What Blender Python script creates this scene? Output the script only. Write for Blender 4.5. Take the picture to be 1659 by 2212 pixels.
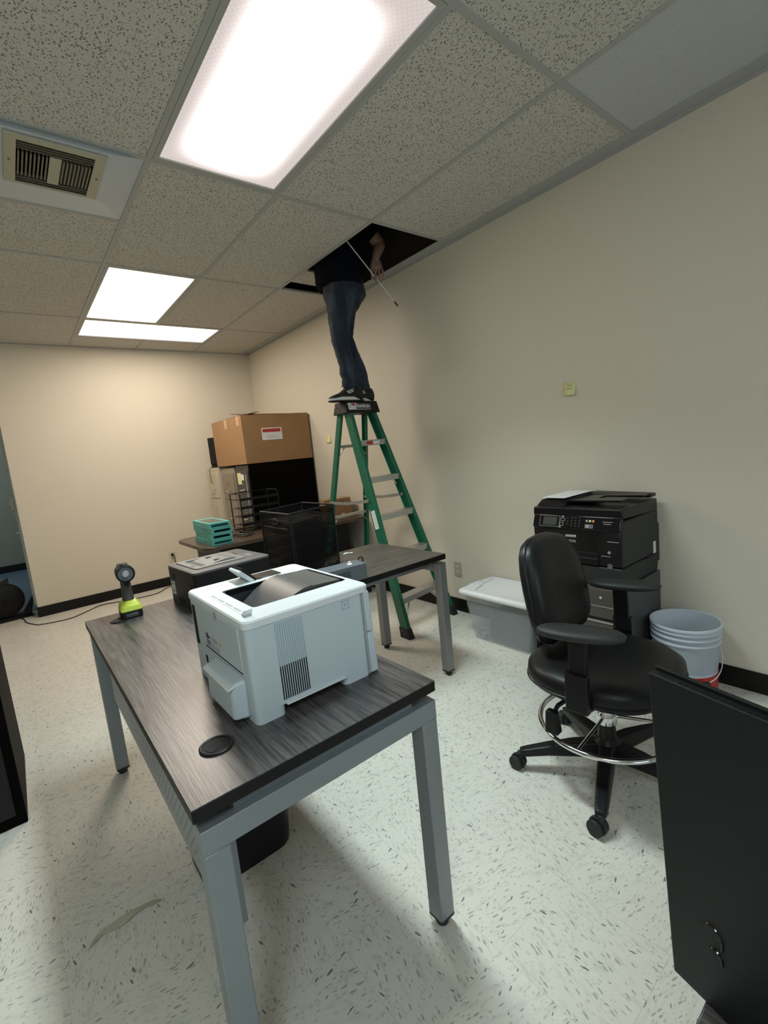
import bpy, bmesh, math, random
from mathutils import Vector, Matrix, Euler
random.seed(7)
for o in list(bpy.data.objects): bpy.data.objects.remove(o)
SC = bpy.context.scene
COL = SC.collection
PI = math.pi

# ------------------------------------------------------------------ camera
EYE = Vector((0.0, 0.0, 1.3145))
YAW, PITCH, ROLL = -0.6651, -0.1343, -0.1011
def cam_axes():
    f = Vector((-math.sin(YAW)*math.cos(PITCH), math.cos(YAW)*math.cos(PITCH), math.sin(PITCH)))
    rt = Vector((math.cos(YAW), math.sin(YAW), 0)); up = rt.cross(f)
    return math.cos(ROLL)*rt + math.sin(ROLL)*up, -math.sin(ROLL)*rt + math.cos(ROLL)*up, f
R_, U_, F_ = cam_axes()
cd = bpy.data.cameras.new('camera'); cam = bpy.data.objects.new('camera', cd); COL.objects.link(cam)
cam.matrix_world = Matrix(((R_.x, U_.x, -F_.x, EYE.x), (R_.y, U_.y, -F_.y, EYE.y), (R_.z, U_.z, -F_.z, EYE.z), (0, 0, 0, 1)))
cd.sensor_fit = 'VERTICAL'; cd.sensor_height = 24.0; cd.lens = 1009.9/2212*24.0
cd.clip_start = 0.02; cd.clip_end = 100
SC.camera = cam

# ------------------------------------------------------------------ light and exposure
SC.view_settings.view_transform = 'Standard'; SC.view_settings.look = 'None'
SC.view_settings.exposure = 0.5; SC.view_settings.gamma = 1.0; SC.view_settings.use_curve_mapping = False
W = bpy.data.worlds.new('world'); SC.world = W; W.use_nodes = True
W.node_tree.nodes['Background'].inputs[0].default_value = (0.6, 0.7, 0.85, 1)
W.node_tree.nodes['Background'].inputs[1].default_value = 0.15
FIX_NEAR, FIX_FAR_A, FIX_FAR_B = 4.6, 15.5, 6.5
NEAR_DOWN = 13.5      # the near fixture's prismatic lens throws most of its light downward       # ceiling fixture strengths
DAY_FILL_POWER, CORR_POWER = 20.0, 16.0
def area_light(name, loc, target, sx, sy, power, color):
    l = bpy.data.lights.new(name, 'AREA'); l.shape = 'RECTANGLE'; l.size = sx; l.size_y = sy
    l.energy = power; l.color = color
    o = bpy.data.objects.new(name, l); COL.objects.link(o); o.location = loc
    o.rotation_euler = (Vector(target)-Vector(loc)).to_track_quat('-Z', 'Y').to_euler()
    return o
area_light('added_daylight_fill', (0.6, -2.72, 1.5), (0.9, 2.0, 0.5), 1.7, 1.2, DAY_FILL_POWER, (0.74, 0.88, 1.0))  # added cool fill standing in for daylight from behind the camera
area_light('corridor_daylight', (-1.2, 8.2, 2.5), (-0.6, 8.4, 0), 0.6, 1.6, CORR_POWER, (0.85, 0.97, 1.0))

# ------------------------------------------------------------------ materials
def M(name, color, rough=0.5, metal=0.0, spec=0.5, noise=0.0, nscale=20.0, bump=0.0, bscale=200.0, alpha=1.0, coat=0.0, stretch=None, trans=0.0):
    m = bpy.data.materials.new(name); m.use_nodes = True
    nt = m.node_tree; b = nt.nodes['Principled BSDF']
    b.inputs['Base Color'].default_value = (*color, 1); b.inputs['Roughness'].default_value = rough
    b.inputs['Metallic'].default_value = metal; b.inputs['Specular IOR Level'].default_value = spec
    b.inputs['Alpha'].default_value = alpha; b.inputs['Coat Weight'].default_value = coat
    b.inputs['Transmission Weight'].default_value = trans
    tc = nt.nodes.new('ShaderNodeTexCoord')
    src = tc.outputs['Object']
    if stretch:
        mp = nt.nodes.new('ShaderNodeMapping'); mp.inputs['Scale'].default_value = stretch
        nt.links.new(src, mp.inputs[0]); src = mp.outputs[0]
    if noise > 0:
        n = nt.nodes.new('ShaderNodeTexNoise'); n.inputs['Scale'].default_value = nscale; n.inputs['Detail'].default_value = 5
        nt.links.new(src, n.inputs['Vector'])
        mx = nt.nodes.new('ShaderNodeMix'); mx.data_type = 'RGBA'
        mx.inputs['A'].default_value = (*[c*(1-noise) for c in color], 1)
        mx.inputs['B'].default_value = (*[min(1, c*(1+noise)) for c in color], 1)
        nt.links.new(n.outputs['Fac'], mx.inputs['Factor']); nt.links.new(mx.outputs['Result'], b.inputs['Base Color'])
    if bump > 0:
        n2 = nt.nodes.new('ShaderNodeTexNoise'); n2.inputs['Scale'].default_value = bscale; n2.inputs['Detail'].default_value = 3
        nt.links.new(src, n2.inputs['Vector'])
        bp = nt.nodes.new('ShaderNodeBump'); bp.inputs['Strength'].default_value = bump; bp.inputs['Distance'].default_value = 0.002
        nt.links.new(n2.outputs['Fac'], bp.inputs['Height']); nt.links.new(bp.outputs[0], b.inputs['Normal'])
    return m

def nn(nt, t, **kw):
    n = nt.nodes.new(t)
    for k, v in kw.items(): setattr(n, k, v)
    return n
def mathn(nt, op, a, b=None, c=None):
    n = nn(nt, 'ShaderNodeMath', operation=op)
    for i, v in enumerate((a, b, c)):
        if v is None: continue
        if isinstance(v, (int, float)): n.inputs[i].default_value = v
        else: nt.links.new(v, n.inputs[i])
    return n.outputs[0]
def mixc(nt, f, a, b):
    n = nn(nt, 'ShaderNodeMix', data_type='RGBA')
    for k, v in (('Factor', f), ('A', a), ('B', b)):
        if isinstance(v, (int, float)): n.inputs[k].default_value = v
        elif isinstance(v, tuple): n.inputs[k].default_value = (*v, 1)
        else: nt.links.new(v, n.inputs[k])
    return n.outputs['Result']
def flecks(nt, vec, scale, stretch, rot, thr, seed=0.0, pw=2.5):
    """elongated chips: 1 inside a chip"""
    mp = nn(nt, 'ShaderNodeMapping'); mp.inputs['Rotation'].default_value = (0, 0, rot)
    mp.inputs['Location'].default_value = (seed, seed*1.7, 0)
    nt.links.new(vec, mp.inputs[0])
    mp2 = nn(nt, 'ShaderNodeMapping'); mp2.inputs['Scale'].default_value = (1, stretch, 1)
    wz = nn(nt, 'ShaderNodeTexNoise'); wz.inputs['Scale'].default_value = scale*3.2; wz.inputs['Detail'].default_value = 2; nt.links.new(mp.outputs[0], wz.inputs['Vector'])
    wa_ = nn(nt, 'ShaderNodeVectorMath', operation='MULTIPLY_ADD'); nt.links.new(wz.outputs['Color'], wa_.inputs[0]); wa_.inputs[1].default_value = (.28/scale, .9/scale, 0); nt.links.new(mp.outputs[0], wa_.inputs[2])
    nt.links.new(wa_.outputs[0], mp2.inputs[0])
    v = nn(nt, 'ShaderNodeTexVoronoi'); v.inputs['Scale'].default_value = scale; v.inputs['Randomness'].default_value = 1
    v.voronoi_dimensions = '2D'
    nt.links.new(mp2.outputs[0], v.inputs['Vector'])
    # random size per chip
    sep = nn(nt, 'ShaderNodeSeparateColor'); nt.links.new(v.outputs['Color'], sep.inputs[0])
    r = mathn(nt, 'MULTIPLY', mathn(nt, 'POWER', sep.outputs[0], pw), thr)
    d = mathn(nt, 'SUBTRACT', r, v.outputs['Distance'])
    n = mathn(nt, 'MULTIPLY', d, 30.0)
    c = nn(nt, 'ShaderNodeClamp'); nt.links.new(n, c.inputs[0])
    return c.outputs[0]

def floor_material(name, base, base2, chip, seamx=0.495, T=0.2945):
    m = bpy.data.materials.new(name); m.use_nodes = True; nt = m.node_tree; b = nt.nodes['Principled BSDF']
    tc = nn(nt, 'ShaderNodeTexCoord'); g = nn(nt, 'ShaderNodeNewGeometry')
    pos = g.outputs['Position']
    sp = nn(nt, 'ShaderNodeSeparateXYZ'); nt.links.new(pos, sp.inputs[0])
    u = mathn(nt, 'DIVIDE', mathn(nt, 'SUBTRACT', sp.outputs[0], seamx), T)
    v = mathn(nt, 'DIVIDE', mathn(nt, 'SUBTRACT', sp.outputs[1], 0.12), T)
    fu, fv = mathn(nt, 'FLOOR', u), mathn(nt, 'FLOOR', v)
    par = mathn(nt, 'ABSOLUTE', mathn(nt, 'MODULO', mathn(nt, 'ADD', fu, fv), 2.0))
    # each tile has its grain turned a quarter against its neighbours
    fa = [flecks(nt, pos, 105, 0.30, .3, .33, 1.0, 3.2), flecks(nt, pos, 60, 0.26, -.25, .19, 5.0, 6.0), flecks(nt, pos, 130, .4, .1, .36, 9.0, 2.2)]
    fb = [flecks(nt, pos, 105, 0.30, .3+PI/2, .33, 2.0, 3.2), flecks(nt, pos, 60, 0.26, -.25+PI/2, .19, 6.0, 6.0), flecks(nt, pos, 130, .4, .1+PI/2, .36, 8.0, 2.2)]
    n = nn(nt, 'ShaderNodeTexNoise'); n.inputs['Scale'].default_value = 2.2; n.inputs['Detail'].default_value = 6; nt.links.new(pos, n.inputs['Vector'])
    n2 = nn(nt, 'ShaderNodeTexNoise'); n2.inputs['Scale'].default_value = 55; n2.inputs['Detail'].default_value = 4; nt.links.new(pos, n2.inputs['Vector'])
    # soft marbling stretched with the grain
    def marb(rot):
        mp = nn(nt, 'ShaderNodeMapping'); mp.inputs['Rotation'].default_value = (0, 0, rot); nt.links.new(pos, mp.inputs[0])
        mp2 = nn(nt, 'ShaderNodeMapping'); mp2.inputs['Scale'].default_value = (1, .25, 1); nt.links.new(mp.outputs[0], mp2.inputs[0])
        q = nn(nt, 'ShaderNodeTexNoise'); q.inputs['Scale'].default_value = 60; q.inputs['Detail'].default_value = 3; nt.links.new(mp2.outputs[0], q.inputs['Vector'])
        return q.outputs['Fac']
    mixf = nn(nt, 'ShaderNodeMix', data_type='FLOAT'); nt.links.new(par, mixf.inputs['Factor'])
    nt.links.new(marb(.3), mixf.inputs['A']); nt.links.new(marb(.3+PI/2), mixf.inputs['B'])
    col = mixc(nt, n.outputs['Fac'], base, base2)
    mr = nn(nt, 'ShaderNodeMapRange'); mr.inputs['From Min'].default_value = .52; mr.inputs['From Max'].default_value = .75; nt.links.new(mixf.outputs['Result'], mr.inputs[0])
    col = mixc(nt, mathn(nt, 'MULTIPLY', mr.outputs[0], .45), col, tuple(c*.6 for c in base))
    wn = nn(nt, 'ShaderNodeTexWhiteNoise'); wn.noise_dimensions = '2D'
    cb = nn(nt, 'ShaderNodeCombineXYZ'); nt.links.new(fu, cb.inputs[0]); nt.links.new(fv, cb.inputs[1]); nt.links.new(cb.outputs[0], wn.inputs['Vector'])
    col = mixc(nt, mathn(nt, 'MULTIPLY', wn.outputs['Value'], .16), col, tuple(c*.72 for c in base2))
    for k, (x, y) in enumerate(zip(fa, fb)):
        mf = nn(nt, 'ShaderNodeMix', data_type='FLOAT'); nt.links.new(par, mf.inputs['Factor']); nt.links.new(x, mf.inputs['A']); nt.links.new(y, mf.inputs['B'])
        col = mixc(nt, mathn(nt, 'MULTIPLY', mf.outputs['Result'], (.5, .9, .26)[k]), col, chip)
    # seams
    def seam(c):
        fr = mathn(nt, 'FRACT', c); d = mathn(nt, 'MINIMUM', fr, mathn(nt, 'SUBTRACT', 1.0, fr))
        return mathn(nt, 'LESS_THAN', d, 0.0028)
    s = mathn(nt, 'MAXIMUM', seam(u), seam(v))
    col = mixc(nt, mathn(nt, 'MULTIPLY', s, .17), col, tuple(c*.5 for c in chip))
    nt.links.new(col, b.inputs['Base Color'])
    b.inputs['Roughness'].default_value = .34; b.inputs['Specular IOR Level'].default_value = .32
    bp = nn(nt, 'ShaderNodeBump'); bp.inputs['Strength'].default_value = .12; bp.inputs['Distance'].default_value = .002
    n3 = nn(nt, 'ShaderNodeTexNoise'); n3.inputs['Scale'].default_value = 6; nt.links.new(pos, n3.inputs['Vector'])
    nt.links.new(n3.outputs['Fac'], bp.inputs['Height']); nt.links.new(bp.outputs[0], b.inputs['Normal'])
    return m

def tile_material(name, base, pits=True):
    m = bpy.data.materials.new(name); m.use_nodes = True; nt = m.node_tree; b = nt.nodes['Principled BSDF']
    g = nn(nt, 'ShaderNodeNewGeometry'); pos = g.outputs['Position']
    n = nn(nt, 'ShaderNodeTexNoise'); n.inputs['Scale'].default_value = 90; n.inputs['Detail'].default_value = 4; nt.links.new(pos, n.inputs['Vector'])
    n1 = nn(nt, 'ShaderNodeTexNoise'); n1.inputs['Scale'].default_value = 2.5; nt.links.new(pos, n1.inputs['Vector'])
    col = mixc(nt, n.outputs['Fac'], tuple(c*.88 for c in base), tuple(min(1, c*1.1) for c in base))
    col = mixc(nt, mathn(nt, 'MULTIPLY', n1.outputs['Fac'], .12), col, tuple(c*.8 for c in base))
    hh = n.outputs['Fac']
    if pits:
        f = mathn(nt, 'MAXIMUM', flecks(nt, pos, 98, .42, .5, .27, 3.0, 1.3), flecks(nt, pos, 104, .46, -.6, .25, 7.0, 1.3))
        f = mathn(nt, 'MAXIMUM', f, flecks(nt, pos, 130, .7, 1.9, .25, 11.0, 1.6))
        col = mixc(nt, mathn(nt, 'MULTIPLY', f, .82), col, (.11, .105, .095))
        hh = mathn(nt, 'SUBTRACT', mathn(nt, 'MULTIPLY', n.outputs['Fac'], .35), f)
    nt.links.new(col, b.inputs['Base Color']); b.inputs['Roughness'].default_value = .95; b.inputs['Specular IOR Level'].default_value = .1
    bp = nn(nt, 'ShaderNodeBump'); bp.inputs['Strength'].default_value = .5; bp.inputs['Distance'].default_value = .003
    nt.links.new(hh, bp.inputs['Height']); nt.links.new(bp.outputs[0], b.inputs['Normal'])
    return m

def wood_material(name, dark, light, axis='y', rough=.31):
    m = bpy.data.materials.new(name); m.use_nodes = True; nt = m.node_tree; b = nt.nodes['Principled BSDF']
    g = nn(nt, 'ShaderNodeNewGeometry'); pos = g.outputs['Position']
    def st(sc, scale, det=5, off=0):
        mp = nn(nt, 'ShaderNodeMapping'); mp.inputs['Scale'].default_value = (1, sc, 1) if axis == 'y' else (sc, 1, 1)
        mp.inputs['Location'].default_value = (off, off, 0); nt.links.new(pos, mp.inputs[0])
        n = nn(nt, 'ShaderNodeTexNoise'); n.inputs['Scale'].default_value = scale; n.inputs['Detail'].default_value = det; n.inputs['Roughness'].default_value = .6
        nt.links.new(mp.outputs[0], n.inputs['Vector']); return n.outputs['Fac']
    a = st(.035, 230); c = st(.06, 55, 4, 3.0); e = st(.015, 520, 3, 7.0)
    s = mathn(nt, 'ADD', mathn(nt, 'MULTIPLY', a, .45), mathn(nt, 'ADD', mathn(nt, 'MULTIPLY', c, .35), mathn(nt, 'MULTIPLY', e, .2)))
    mr = nn(nt, 'ShaderNodeMapRange'); mr.inputs['From Min'].default_value = .41; mr.inputs['From Max'].default_value = .59; nt.links.new(s, mr.inputs[0])
    col = mixc(nt, mr.outputs[0], dark, light)
    nt.links.new(col, b.inputs['Base Color']); b.inputs['Roughness'].default_value = rough; b.inputs['Specular IOR Level'].default_value = .65
    bp = nn(nt, 'ShaderNodeBump'); bp.inputs['Strength'].default_value = .15; bp.inputs['Distance'].default_value = .0006
    nt.links.new(mr.outputs[0], bp.inputs['Height']); nt.links.new(bp.outputs[0], b.inputs['Normal'])
    return m

def lamp_material(name, strength, color, edge, core_u=(.5, .30), core_v=(.5, .42), edge_lvl=.12, soft=(.16, .07)):
    """a prismatic lens lit by tubes behind it: brightest over the tubes"""
    m = bpy.data.materials.new(name); m.use_nodes = True; nt = m.node_tree
    nt.nodes.remove(nt.nodes['Principled BSDF']); out = nt.nodes['Material Output']
    tc = nn(nt, 'ShaderNodeTexCoord'); sp = nn(nt, 'ShaderNodeSeparateXYZ'); nt.links.new(tc.outputs['Generated'], sp.inputs[0])
    def prof(c, mid, half, soft):
        d = mathn(nt, 'ABSOLUTE', mathn(nt, 'SUBTRACT', c, mid))
        mr = nn(nt, 'ShaderNodeMapRange', interpolation_type='SMOOTHSTEP'); mr.inputs['From Min'].default_value = half+soft; mr.inputs['From Max'].default_value = half-soft
        nt.links.new(d, mr.inputs[0]); return mr.outputs[0]
    p = mathn(nt, 'MULTIPLY', prof(sp.outputs[0], core_u[0], core_u[1], soft[0]), prof(sp.outputs[1], core_v[0], core_v[1], soft[1]))
    ch = nn(nt, 'ShaderNodeTexChecker'); ch.inputs['Scale'].default_value = 90; nt.links.new(tc.outputs['Object'], ch.inputs['Vector'])
    fine = mathn(nt, 'MULTIPLY_ADD', ch.outputs['Fac'], .06, .97)
    col = mixc(nt, p, edge, color)
    st = mathn(nt, 'MULTIPLY', mathn(nt, 'MULTIPLY_ADD', p, strength*(1-edge_lvl), strength*edge_lvl), fine)
    em = nn(nt, 'ShaderNodeEmission'); nt.links.new(col, em.inputs[0]); nt.links.new(st, em.inputs[1]); nt.links.new(em.outputs[0], out.inputs[0])
    return m

def mesh_fabric(name, color, cell=0.004, open_=.42):
    """punched metal mesh, real holes through alpha"""
    m = bpy.data.materials.new(name); m.use_nodes = True; nt = m.node_tree; b = nt.nodes['Principled BSDF']
    b.inputs['Base Color'].default_value = (*color, 1); b.inputs['Roughness'].default_value = .6; b.inputs['Specular IOR Level'].default_value = .15
    tc = nn(nt, 'ShaderNodeTexCoord'); sp = nn(nt, 'ShaderNodeSeparateXYZ'); nt.links.new(tc.outputs['Object'], sp.inputs[0])
    def s(c): return mathn(nt, 'GREATER_THAN', mathn(nt, 'FRACT', mathn(nt, 'DIVIDE', c, cell)), 1-math.sqrt(open_))
    x = mathn(nt, 'ADD', sp.outputs[0], sp.outputs[1])
    h = mathn(nt, 'MULTIPLY', s(x), s(sp.outputs[2]))
    nt.links.new(mathn(nt, 'SUBTRACT', 1.0, h), b.inputs['Alpha'])
    return m

def perf_material(name, color):
    """sheet metal with dark round punched holes in staggered rows"""
    m = bpy.data.materials.new(name); m.use_nodes = True; nt = m.node_tree; b = nt.nodes['Principled BSDF']
    g = nn(nt, 'ShaderNodeNewGeometry'); sp = nn(nt, 'ShaderNodeSeparateXYZ'); nt.links.new(g.outputs['Position'], sp.inputs[0])
    P = .030
    u = mathn(nt, 'DIVIDE', sp.outputs[1], P); v = mathn(nt, 'DIVIDE', sp.outputs[2], P)
    a = mathn(nt, 'ADD', u, v); c = mathn(nt, 'SUBTRACT', u, v)
    def f(q): return mathn(nt, 'SUBTRACT', mathn(nt, 'FRACT', q), .5)
    d = mathn(nt, 'SQRT', mathn(nt, 'ADD', mathn(nt, 'POWER', f(a), 2.0), mathn(nt, 'POWER', f(c), 2.0)))
    hole = mathn(nt, 'LESS_THAN', d, .20)
    lim = mathn(nt, 'MULTIPLY', mathn(nt, 'LESS_THAN', sp.outputs[1], 1.78), mathn(nt, 'GREATER_THAN', sp.outputs[2], .44))
    hole = mathn(nt, 'MULTIPLY', hole, lim)
    nt.links.new(mixc(nt, hole, color, (.015, .018, .02)), b.inputs['Base Color']); b.inputs['Roughness'].default_value = .4; b.inputs['Metallic'].default_value = .3
    return m

MAT = {}
MAT['wall'] = M('painted_wall', (.66, .61, .505), .55, spec=.3, noise=.015, nscale=60, bump=.35, bscale=170)
MAT['corr_wall'] = M('corridor_wall', (.30, .32, .28), .6, bump=.3, bscale=170)
MAT['floor'] = floor_material('vinyl_tile', (.72, .70, .63), (.66, .64, .57), (.12, .13, .135))
MAT['blue_floor'] = floor_material('blue_vinyl_tile', (.13, .20, .27), (.11, .17, .23), (.06, .09, .12))
MAT['ctile'] = tile_material('ceiling_tile', (.60, .585, .53))
MAT['ctile_smooth'] = tile_material('ceiling_tile_smooth', (.52, .535, .53), False)
MAT['tee'] = M('ceiling_tee_paint', (.40, .41, .39), .5, spec=.3)
MAT['base'] = M('black_vinyl_base', (0.0060, 0.0054, 0.0054), .45, noise=.2, spec=0.28)
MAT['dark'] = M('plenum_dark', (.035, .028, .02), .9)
MAT['jamb'] = M('jamb_paint', (.42, .47, .46), .35)
MAT['wood'] = wood_material('grey_wood_laminate', (.021, .020, .021), (.115, .104, .102), 'y')
MAT['wood2'] = wood_material('grey_wood_laminate_return', (.030, .026, .022), (.10, .085, .072), 'x', .4)
MAT['wood3'] = wood_material('walnut_laminate', (.045, .028, .018), (.10, .066, .043), 'x', .35)
MAT['edge'] = M('black_edge_band', (0.0045, 0.0042, 0.0045), .5, spec=0.28)
MAT['edge_lt'] = M('desk_long_edge', (.09, .083, .08), .4)
MAT['silver'] = M('silver_powder_coat', (.235, .265, .285), .38, .35, noise=.03, bump=.15, bscale=900)
MAT['silver2'] = M('silver_powder_coat_far', (.25, .255, .26), .42, .35)
MAT['rubber'] = M('black_rubber', (.012, .012, .013), .6)
MAT['perf'] = perf_material('perforated_steel', (.27, .31, .33))
MAT['blk'] = M('black_plastic', (0.0084, 0.0084, 0.0096), .38, spec=0.28)
MAT['blk_matte'] = M('black_plastic_matte', (0.0096, 0.0102, 0.0108), .6, bump=.2, bscale=800, spec=0.28)
MAT['blk_gloss'] = M('black_gloss', (.008, .008, .009), .12)
MAT['blk_metal'] = M('black_metal', (0.0072, 0.0072, 0.0078), .42, noise=.1, spec=0.28)
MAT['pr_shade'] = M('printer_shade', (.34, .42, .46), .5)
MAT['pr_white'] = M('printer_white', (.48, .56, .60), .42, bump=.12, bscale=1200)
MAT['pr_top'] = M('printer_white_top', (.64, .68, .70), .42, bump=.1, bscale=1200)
MAT['pr_dark'] = M('printer_tray_grey', (.085, .082, .08), .42, noise=.15, nscale=40)
MAT['pr_well'] = M('printer_well', (.022, .03, .034), .5)
MAT['slot'] = M('slot_black', (0.0036, 0.0036, 0.0072), .6, spec=0.28)
MAT['dk_top'] = M('dark_printer_top', (.095, .088, .085), .5, bump=.2, bscale=900)
MAT['dk_panel'] = M('dark_printer_panel', (.17, .16, .155), .42)
MAT['dk_body'] = M('dark_printer_body', (0.0108, 0.0108, 0.0114), .45, spec=0.28)
MAT['keys'] = M('keypad', (.025, .022, .02), .3, noise=.9, nscale=300)
MAT['paper'] = M('paper_label', (.72, .73, .72), .6, noise=.05, nscale=100)
MAT['ink'] = M('print_ink', (.05, .05, .055), .6)
MAT['ink_lt'] = M('print_grey', (.35, .36, .37), .6)
MAT['orange'] = M('orange_label', (.75, .30, .08), .5)
MAT['red'] = M('red_label', (.42, .03, .02), .5)
MAT['red_bucket'] = M('red_band', (.45, .015, .012), .35)
MAT['sticky'] = M('sticky_note_yellow', (.72, .70, .36), .7)
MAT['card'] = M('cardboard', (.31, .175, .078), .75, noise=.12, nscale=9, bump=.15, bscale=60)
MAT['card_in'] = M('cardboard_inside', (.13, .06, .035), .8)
MAT['tape'] = M('packing_tape', (.46, .30, .17), .3)
MAT['teal'] = M('teal_card', (.13, .50, .44), .5, noise=.05)
MAT['teal_d'] = M('teal_print', (.02, .12, .13), .4)
MAT['teal_img'] = M('box_window', (.12, .13, .115), .4, noise=.3, nscale=60)
MAT['fc_beige'] = M('cabinet_beige', (.50, .45, .34), .45)
MAT['fc_taupe'] = M('cabinet_taupe', (.235, .195, .145), .45)
MAT['fc_taupe_side'] = M('cabinet_taupe_trim', (.30, .255, .195), .45)
MAT['fc_grey'] = M('cabinet_dark_grey', (.035, .037, .036), .4)
MAT['fc_black'] = M('cabinet_black', (0.0018, 0.0015, 0.0015), .6, spec=0.05)
MAT['chrome'] = M('chrome', (.75, .76, .78), .12, 1.0)
MAT['alu'] = M('aluminium', (.50, .49, .47), .38, .75, noise=.08, nscale=40)
MAT['green'] = M('green_fibreglass', (.007, .12, .062), .38, noise=.18, nscale=30)
MAT['cap'] = M('ladder_cap', (0.0084, 0.0084, 0.0084), .5, spec=0.28)
MAT['leather'] = M('black_leather', (0.0072, 0.0075, 0.0078), .40, bump=.2, bscale=260, spec=0.28)
MAT['pad'] = M('armrest_pad', (.013, .014, .014), .55, bump=.3, bscale=700)
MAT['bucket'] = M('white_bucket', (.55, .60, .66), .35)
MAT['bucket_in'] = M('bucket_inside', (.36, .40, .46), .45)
MAT['lid'] = M('white_lid', (.74, .75, .77), .38)
MAT['mesh'] = mesh_fabric('black_wire_mesh', (.004, .004, .004), .004, .36)
MAT['grey_dev'] = M('grey_plastic', (.10, .115, .13), .5)
MAT['grey_dev2'] = M('grey_plastic_recess', (.045, .055, .062), .5)
MAT['mfp'] = M('mfp_black', (0.0060, 0.0060, 0.0066), .32, bump=.15, bscale=800, spec=0.28)
MAT['mfp_side'] = M('mfp_side', (.017, .018, .018), .6, bump=.3, bscale=700)
MAT['mfp_gloss'] = M('mfp_front_gloss', (.005, .005, .006), .14)
MAT['screen'] = M('lcd_off', (.055, .058, .055), .25)
MAT['silvertxt'] = M('silver_print', (.40, .41, .42), .35, .4)
MAT['ped'] = M('pedestal_taupe', (.075, .065, .055), .42)
MAT['ped_side'] = M('pedestal_side', (.050, .055, .055), .5)
MAT['lime'] = M('lime_plastic', (.50, .58, .06), .45, noise=.12, nscale=60)
MAT['drillgrey'] = M('drill_grey', (.055, .058, .055), .5, noise=.25, nscale=60)
MAT['jeans'] = M('denim', (.022, .033, .052), .85, noise=.95, nscale=13, bump=.5, bscale=500)
MAT['shirt'] = M('navy_shirt', (.0035, .0045, .0075), .95, spec=.1)
MAT['skin'] = M('skin', (.30, .18, .135), .5, noise=.12, nscale=30)
MAT['hair'] = M('dark_hair', (.02, .014, .01), .6)
MAT['shoe'] = M('shoe_black', (.010, .010, .010), .7, bump=.4, bscale=600)
MAT['sole'] = M('shoe_sole_white', (.62, .62, .60), .5)
MAT['vent_pan'] = M('vent_pan', (.50, .56, .60), .4, noise=.06, nscale=8)
MAT['vent_frame'] = M('vent_frame_cream', (.42, .41, .30), .5, noise=.1, nscale=40)
MAT['vent_blade'] = M('vent_blade', (.17, .16, .115), .55, noise=.15, nscale=30)
MAT['plate'] = M('outlet_plate', (.42, .38, .29), .4)
MAT['plate_w'] = M('outlet_plate_light', (.62, .56, .42), .4)
MAT['socket'] = M('socket_face', (.60, .56, .47), .4)
MAT['masking'] = M('masking_tape', (.50, .48, .38), .6)
MAT['white'] = M('white_plastic', (.75, .75, .74), .4)
MAT['bk_red'] = M('red_plastic', (.45, .06, .04), .4)
MAT['fan'] = M('fan_black', (0.0042, 0.0042, 0.0042), .5, spec=0.28)
MAT['monitor_back'] = M('monitor_back', (0.0068, 0.0092, 0.0108), .42, bump=.25, bscale=1500, spec=0.28)
MAT['logo'] = M('logo_black', (.002, .002, .002), .1)
MAT['lamp_near'] = lamp_material('lens_near', FIX_NEAR, (.84, .97, .95), (1, .88, .84), (.49, .23), (.53, .38), .105, (.24, .10))
MAT['lamp_back_added'] = lamp_material('lens_back_added', 17.0, (.78, .97, 1.0), (1, .88, .85), (.5, .34), (.5, .44), .2, (.12, .07))
MAT['lamp_a'] = lamp_material('lens_far_long', FIX_FAR_A, (1, .87, .72), (1, .84, .78), (.5, .44), (.5, .46), .14)
MAT['lamp_b'] = lamp_material('lens_far_cross', FIX_FAR_B, (1, .86, .70), (1, .84, .78), (.5, .40), (.5, .42), .14)
def clear_plastic():
    m = bpy.data.materials.new('clear_bin_plastic'); m.use_nodes = True; nt = m.node_tree; b = nt.nodes['Principled BSDF']
    b.inputs['Base Color'].default_value = (.60, .64, .68, 1); b.inputs['Roughness'].default_value = .2
    b.inputs['Alpha'].default_value = .27
    return m
MAT['clear'] = clear_plastic()

def denim():
    m = MAT['jeans']; nt = m.node_tree; b = nt.nodes['Principled BSDF']
    tc = nn(nt, 'ShaderNodeTexCoord')
    mp = nn(nt, 'ShaderNodeMapping'); mp.inputs['Scale'].default_value = (1, 1, .35); nt.links.new(tc.outputs['Object'], mp.inputs[0])
    n = nn(nt, 'ShaderNodeTexNoise'); n.inputs['Scale'].default_value = 9; n.inputs['Detail'].default_value = 4; nt.links.new(mp.outputs[0], n.inputs['Vector'])
    mr = nn(nt, 'ShaderNodeMapRange'); mr.inputs['From Min'].default_value = .47; mr.inputs['From Max'].default_value = .68; nt.links.new(n.outputs['Fac'], mr.inputs[0])
    n2 = nn(nt, 'ShaderNodeTexNoise'); n2.inputs['Scale'].default_value = 60; n2.inputs['Detail'].default_value = 4; nt.links.new(tc.outputs['Object'], n2.inputs['Vector'])
    f = mathn(nt, 'MULTIPLY', mr.outputs[0], mathn(nt, 'MULTIPLY_ADD', n2.outputs['Fac'], .8, .3))
    nt.links.new(mixc(nt, f, (.010, .018, .035), (.065, .085, .115)), b.inputs['Base Color'])
denim()

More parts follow.
